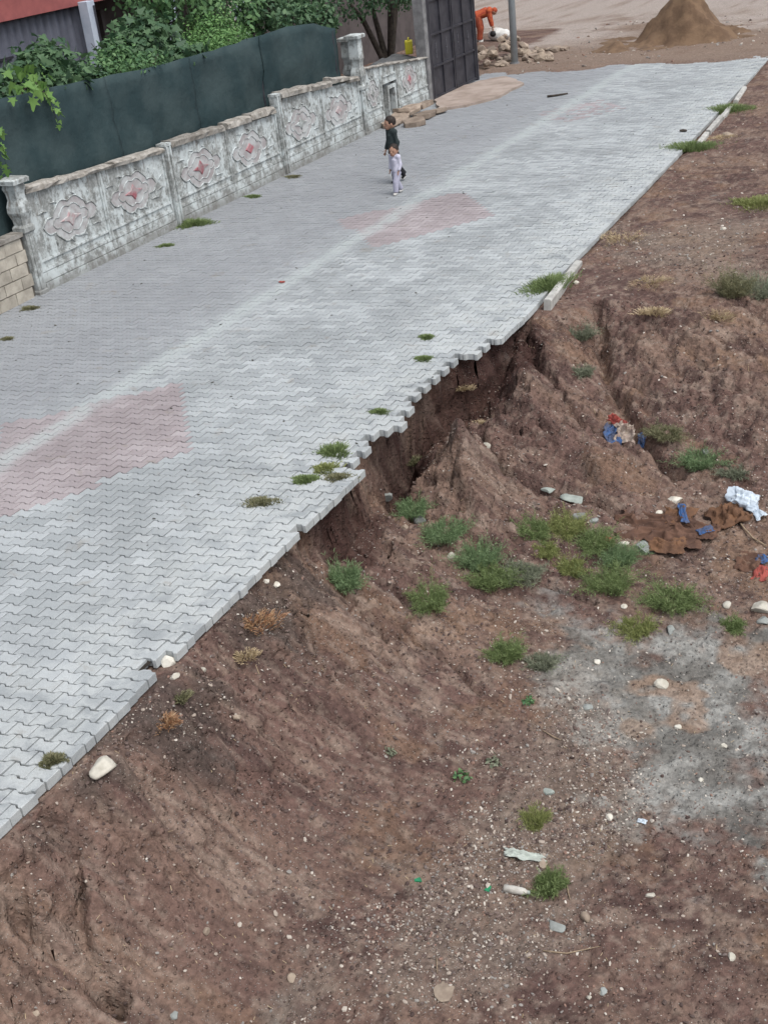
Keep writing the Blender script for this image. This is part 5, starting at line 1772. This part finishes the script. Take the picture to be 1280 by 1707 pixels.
for pl, lab in (([(905, 1588), (945, 1592), (1000, 1580)], 'thin bare twig on the lower ground under the flat grey slab'), ([(905, 1220), (925, 1232), (935, 1236)], 'short pinkish twig among the gravel'),
                ([(728, 1600), (729, 1625)], 'short straight twig on the gravel near the bottom'), ([(940, 1462), (946, 1485), (950, 1502)], 'thin twig leaning right of the round weed')):
    pts = [Vector(put_on(u, w, .012)) for u, w in pl]
    tag(MB().tube([q - pts[0] for q in pts], [.006] * (len(pts) - 1) + [.003], 6).build('twig', M_TWIG, None, True, loc=pts[0]), lab, 'twig')
# things lying on the road
p = at_z(470, 471)
thick(tag(link('red_scrap', sheet_mesh('red_scrap', .10, .06, .03, M_REDC, 71, 10), None, (p[0], p[1], .012)), 'small red scrap lying on the middle of the road', 'scrap'), .003)
pts = [Vector(at_z(u, w, .03)) for u, w in ((912, 160), (928, 158), (946, 155))]
tag(MB().tube([q - pts[0] for q in pts], [.03, .028, .02], 7).build('stick', M_BARK, None, True, loc=pts[0]), 'dark stick lying across the far part of the road', 'stick')
p = at_z(1138, 219)
tag(link('dark_lump', stone_mesh(777, 1, .3, 1), None, (p[0], p[1], .02), (0, 0, .4), (.10, .07, .04)), 'dark lump of dirt on the road beside the far kerb', 'clod').data.materials.append(M_BARK)
sk = tag(empty('sack', (0, 0, 0)), 'white sack with a black patch beside the bending person', 'sack')
p = at_z(832, 62, .1)
sk.location = (p[0], p[1], float(gz(p[0], p[1])))
s_ = MB().ball((0, 0, .18), (.42, .26, .22), 20, 12)
sm_ = remesh(s_, .03, M_SOLE, 2, 'sack_body')
for v in sm_.vertices:
    v.co += v.co.normalized() * .05 * float(fbm(v.co.x * 6, v.co.y * 6 + v.co.z * 5, 8, 3))
link('sack_body', sm_, sk)
MB().ball((-.12, -.22, .24), (.13, .09, .10), 12, 8).build('black_patch', M_BLACKSHOE, sk, True)

# ------------------------------------------------------------------ uncountable small stuff
def scatter(name, P, size, mats, seed, flat=.65, label=None, cat=None, sub=1, ang=.3):
    """thousands of little stones or clods as one mesh"""
    g = np.random.default_rng(seed)
    base = []
    for k in range(6):
        m_ = stone_mesh(900 + seed * 10 + k, 1.0, ang, sub)
        v = np.array([q.co for q in m_.vertices])
        f = np.array([list(q.vertices) for q in m_.polygons])
        base.append((v, f))
        bpy.data.meshes.remove(m_)
    n = len(P)
    kind = g.integers(0, 6, n)
    VV, FF, off = [], [], 0
    for k in range(6):
        s = np.where(kind == k)[0]
        if not len(s):
            continue
        v, f = base[k]
        a = g.random(len(s)) * 2 * np.pi
        sc = size[s][:, None] * np.c_[1 + .4 * g.random(len(s)), .7 + .3 * g.random(len(s)), flat * (.7 + .5 * g.random(len(s)))]
        q = v[None] * sc[:, None, :]
        tl = g.normal(0, .25, (len(s), 2))
        q[..., 2] += tl[:, :1] * q[..., 0] + tl[:, 1:] * q[..., 1]
        X = q[..., 0] * np.cos(a)[:, None] - q[..., 1] * np.sin(a)[:, None]
        Y = q[..., 0] * np.sin(a)[:, None] + q[..., 1] * np.cos(a)[:, None]
        w = np.stack([X + P[s, 0][:, None], Y + P[s, 1][:, None], q[..., 2] + P[s, 2][:, None]], -1)
        VV.append(w.reshape(-1, 3))
        FF.append((f[None] + (np.arange(len(s)) * len(v))[:, None, None] + off).reshape(-1, 3))
        off += len(s) * len(v)
    FF = np.concatenate(FF)
    me = mesh_np(name, np.concatenate(VV), FF, mats, False)
    o = link(name, me)
    return tag(o, label, cat, None, 'stuff')


def pebble_mat():
    t = NT('mixed pebbles', 0.9, 0.25)
    r = t.rand()
    cr_ = t.n.new('ShaderNodeValToRGB')
    e = cr_.color_ramp
    e.interpolation = 'CONSTANT'
    cols = [(0, (.33, .28, .24)), (.2, (.20, .155, .13)), (.40, (.40, .36, .315)), (.54, (.15, .12, .11)), (.68, (.25, .235, .22)), (.83, (.52, .48, .43)), (.90, (.23, .145, .115))]
    e.elements[0].position, e.elements[0].color = 0, (*cols[0][1], 1)
    e.elements[1].position, e.elements[1].color = cols[1][0], (*cols[1][1], 1)
    for q, c in cols[2:]:
        el_ = e.elements.new(q)
        el_.color = (*c, 1)
    t.l.new(r, cr_.inputs[0])
    return t.done(cr_.outputs[0])


def clod_mat():
    t = NT('soil clods', 0.95, 0.1)
    c = t.mix(t.rand(), (0.066, 0.047, 0.043), (0.175, 0.133, 0.118))
    t.bump(t.noise(90, 3, 0.7), 0.6, 0.006)
    return t.done(c)


def sample(n, x0, x1, y0, y1, dens, seed):
    g = np.random.default_rng(seed)
    x, y = g.uniform(x0, x1, n), g.uniform(y0, y1, n)
    k = g.random(n) < dens(x, y)
    x, y = x[k], y[k]
    # only where the bank is, and clear of the paving
    k = x > cliff_x(y) + .06
    x, y = x[k], y[k]
    return x, y


dens_g = lambda x, y: np.clip(.09 + .16 * sstep(0, .4, fbm(x * 1.3, y * 1.3, 401, 3)) + .95 * sstep(.35, .75, soft(R_GRAVEL, x, y, .35) + .5 * fbm(x * 2.2, y * 2.2, 402, 4)) * sstep(-.35, .15, fbm(x * 1.6, y * 1.6, 403, 3)) + .12 * sstep(.4, .7, soft(R_DAMP, x, y, .3)) + .5 * sstep(.4, .7, soft(R_GRAV2, x, y, .6)), 0, 1)
x, y = sample(115000, -6.2, .9, 2.6, 14, dens_g, 1)
g = np.random.default_rng(3)
sz = .0045 + .0105 * g.random(len(x)) ** 1.8 + .016 * (g.random(len(x)) < .04) * g.random(len(x))
scatter('pebbles', np.c_[x, y, gz(x, y) + sz * .2], sz, [pebble_mat()], 1, .65, 'fine mixed pebbles and gravel strewn over the bank', 'gravel')
x, y = sample(5200, -6.1, -2.2, 14, 28, lambda x, y: np.clip(.18 + .8 * sstep(.35, .8, soft(R_GRAV2, x, y, .7) + .4 * fbm(x * 1.3, y * 1.3, 405, 3)), 0, 1), 2)
sz = .008 + .022 * g.random(len(x)) ** 2.5
scatter('gravel_chips', np.c_[x, y, gz(x, y) + sz * .2], sz, [pebble_mat()], 2, .65, 'coarser gravel chips on the far bank', 'gravel')
dens_c = lambda x, y: np.clip(.10 + .9 * sstep(.4, .75, soft(R_DAMP, x, y, .5) + .4 * fbm(x * 2, y * 2, 411, 3)) + .5 * sstep(.0, .45, fbm(x * .9, y * .9, 412, 4)), 0, 1) * (1 - .85 * sstep(.5, .7, soft(R_SILT, x, y, .4)))
x, y = sample(58000, -6.2, .7, 2.6, 19, dens_c, 4)
sz = .006 + .02 * g.random(len(x)) ** 2.6
scatter('soil_clods', np.c_[x, y, gz(x, y) + sz * .15], sz, [clod_mat()], 3, .7, 'loose crumbs and clods of red brown soil on the bank', 'soil')
# dry chaff and bits of straw
x, y = sample(3600, -6.1, -.6, 2.6, 20, lambda x, y: .15 + .75 * sstep(.05, .45, fbm(x * 1.1, y * 1.1, 421, 4)), 6)
n = len(x)
a, L = g.random(n) * 2 * np.pi, .012 + .035 * g.random(n) ** 2
z = gz(x, y)
dx, dy = np.cos(a) * L, np.sin(a) * L
z2 = np.maximum(gz(x + dx, y + dy), z - .01)
w = .0022
V = np.stack([np.c_[x - dy / L * w, y + dx / L * w, z + .004], np.c_[x + dy / L * w, y - dx / L * w, z + .004], np.c_[x + dx + dy / L * w, y + dy - dx / L * w, z2 + .008], np.c_[x + dx - dy / L * w, y + dy + dx / L * w, z2 + .008]], 1)
tag(link('straw_bits', mesh_np('straw_bits', V.reshape(-1, 3), np.arange(4 * n).reshape(n, 4), [M_STRAW])), 'bits of dry straw and chaff strewn over the soil', 'straw', None, 'stuff')
# moss and dirt in road joints
xr, yr = g.uniform(-14, -6.0, 700), g.uniform(4, 34, 700)
k = g.random(700) < .25 + .5 * (fbm(xr * .6, yr * .6, 431, 3) > .08) + .5 * (xr < -13.5)
xr, yr = xr[k], yr[k]
sz = .008 + .02 * g.random(len(xr)) ** 2.5
o = scatter('road_crumbs', np.c_[xr, yr, road_z(xr, yr) + .002], sz, [simple('dark dirt crumbs', (0.06, 0.055, 0.045), (0.035, 0.035, 0.03), 20)], 5, .35, 'dark crumbs of dirt and moss on the road', 'dirt')
x, y = g.uniform(-13.6, -6, 1500), 34.2 + 10 * g.random(1500) ** 1.4
k = (g.random(1500) < .2 + .8 * (fbm(x * .7, y * .7, 441, 3) > .05)) & (gz(x, y) > .0)
x, y = x[k], y[k]
sz = .012 + .05 * g.random(len(x)) ** 3
scatter('street_rubble', np.c_[x, y, gz(x, y) + sz * .2], sz, [pebble_mat()], 6, .6, 'small rubble strewn over the dirt at the end of the road', 'rubble')
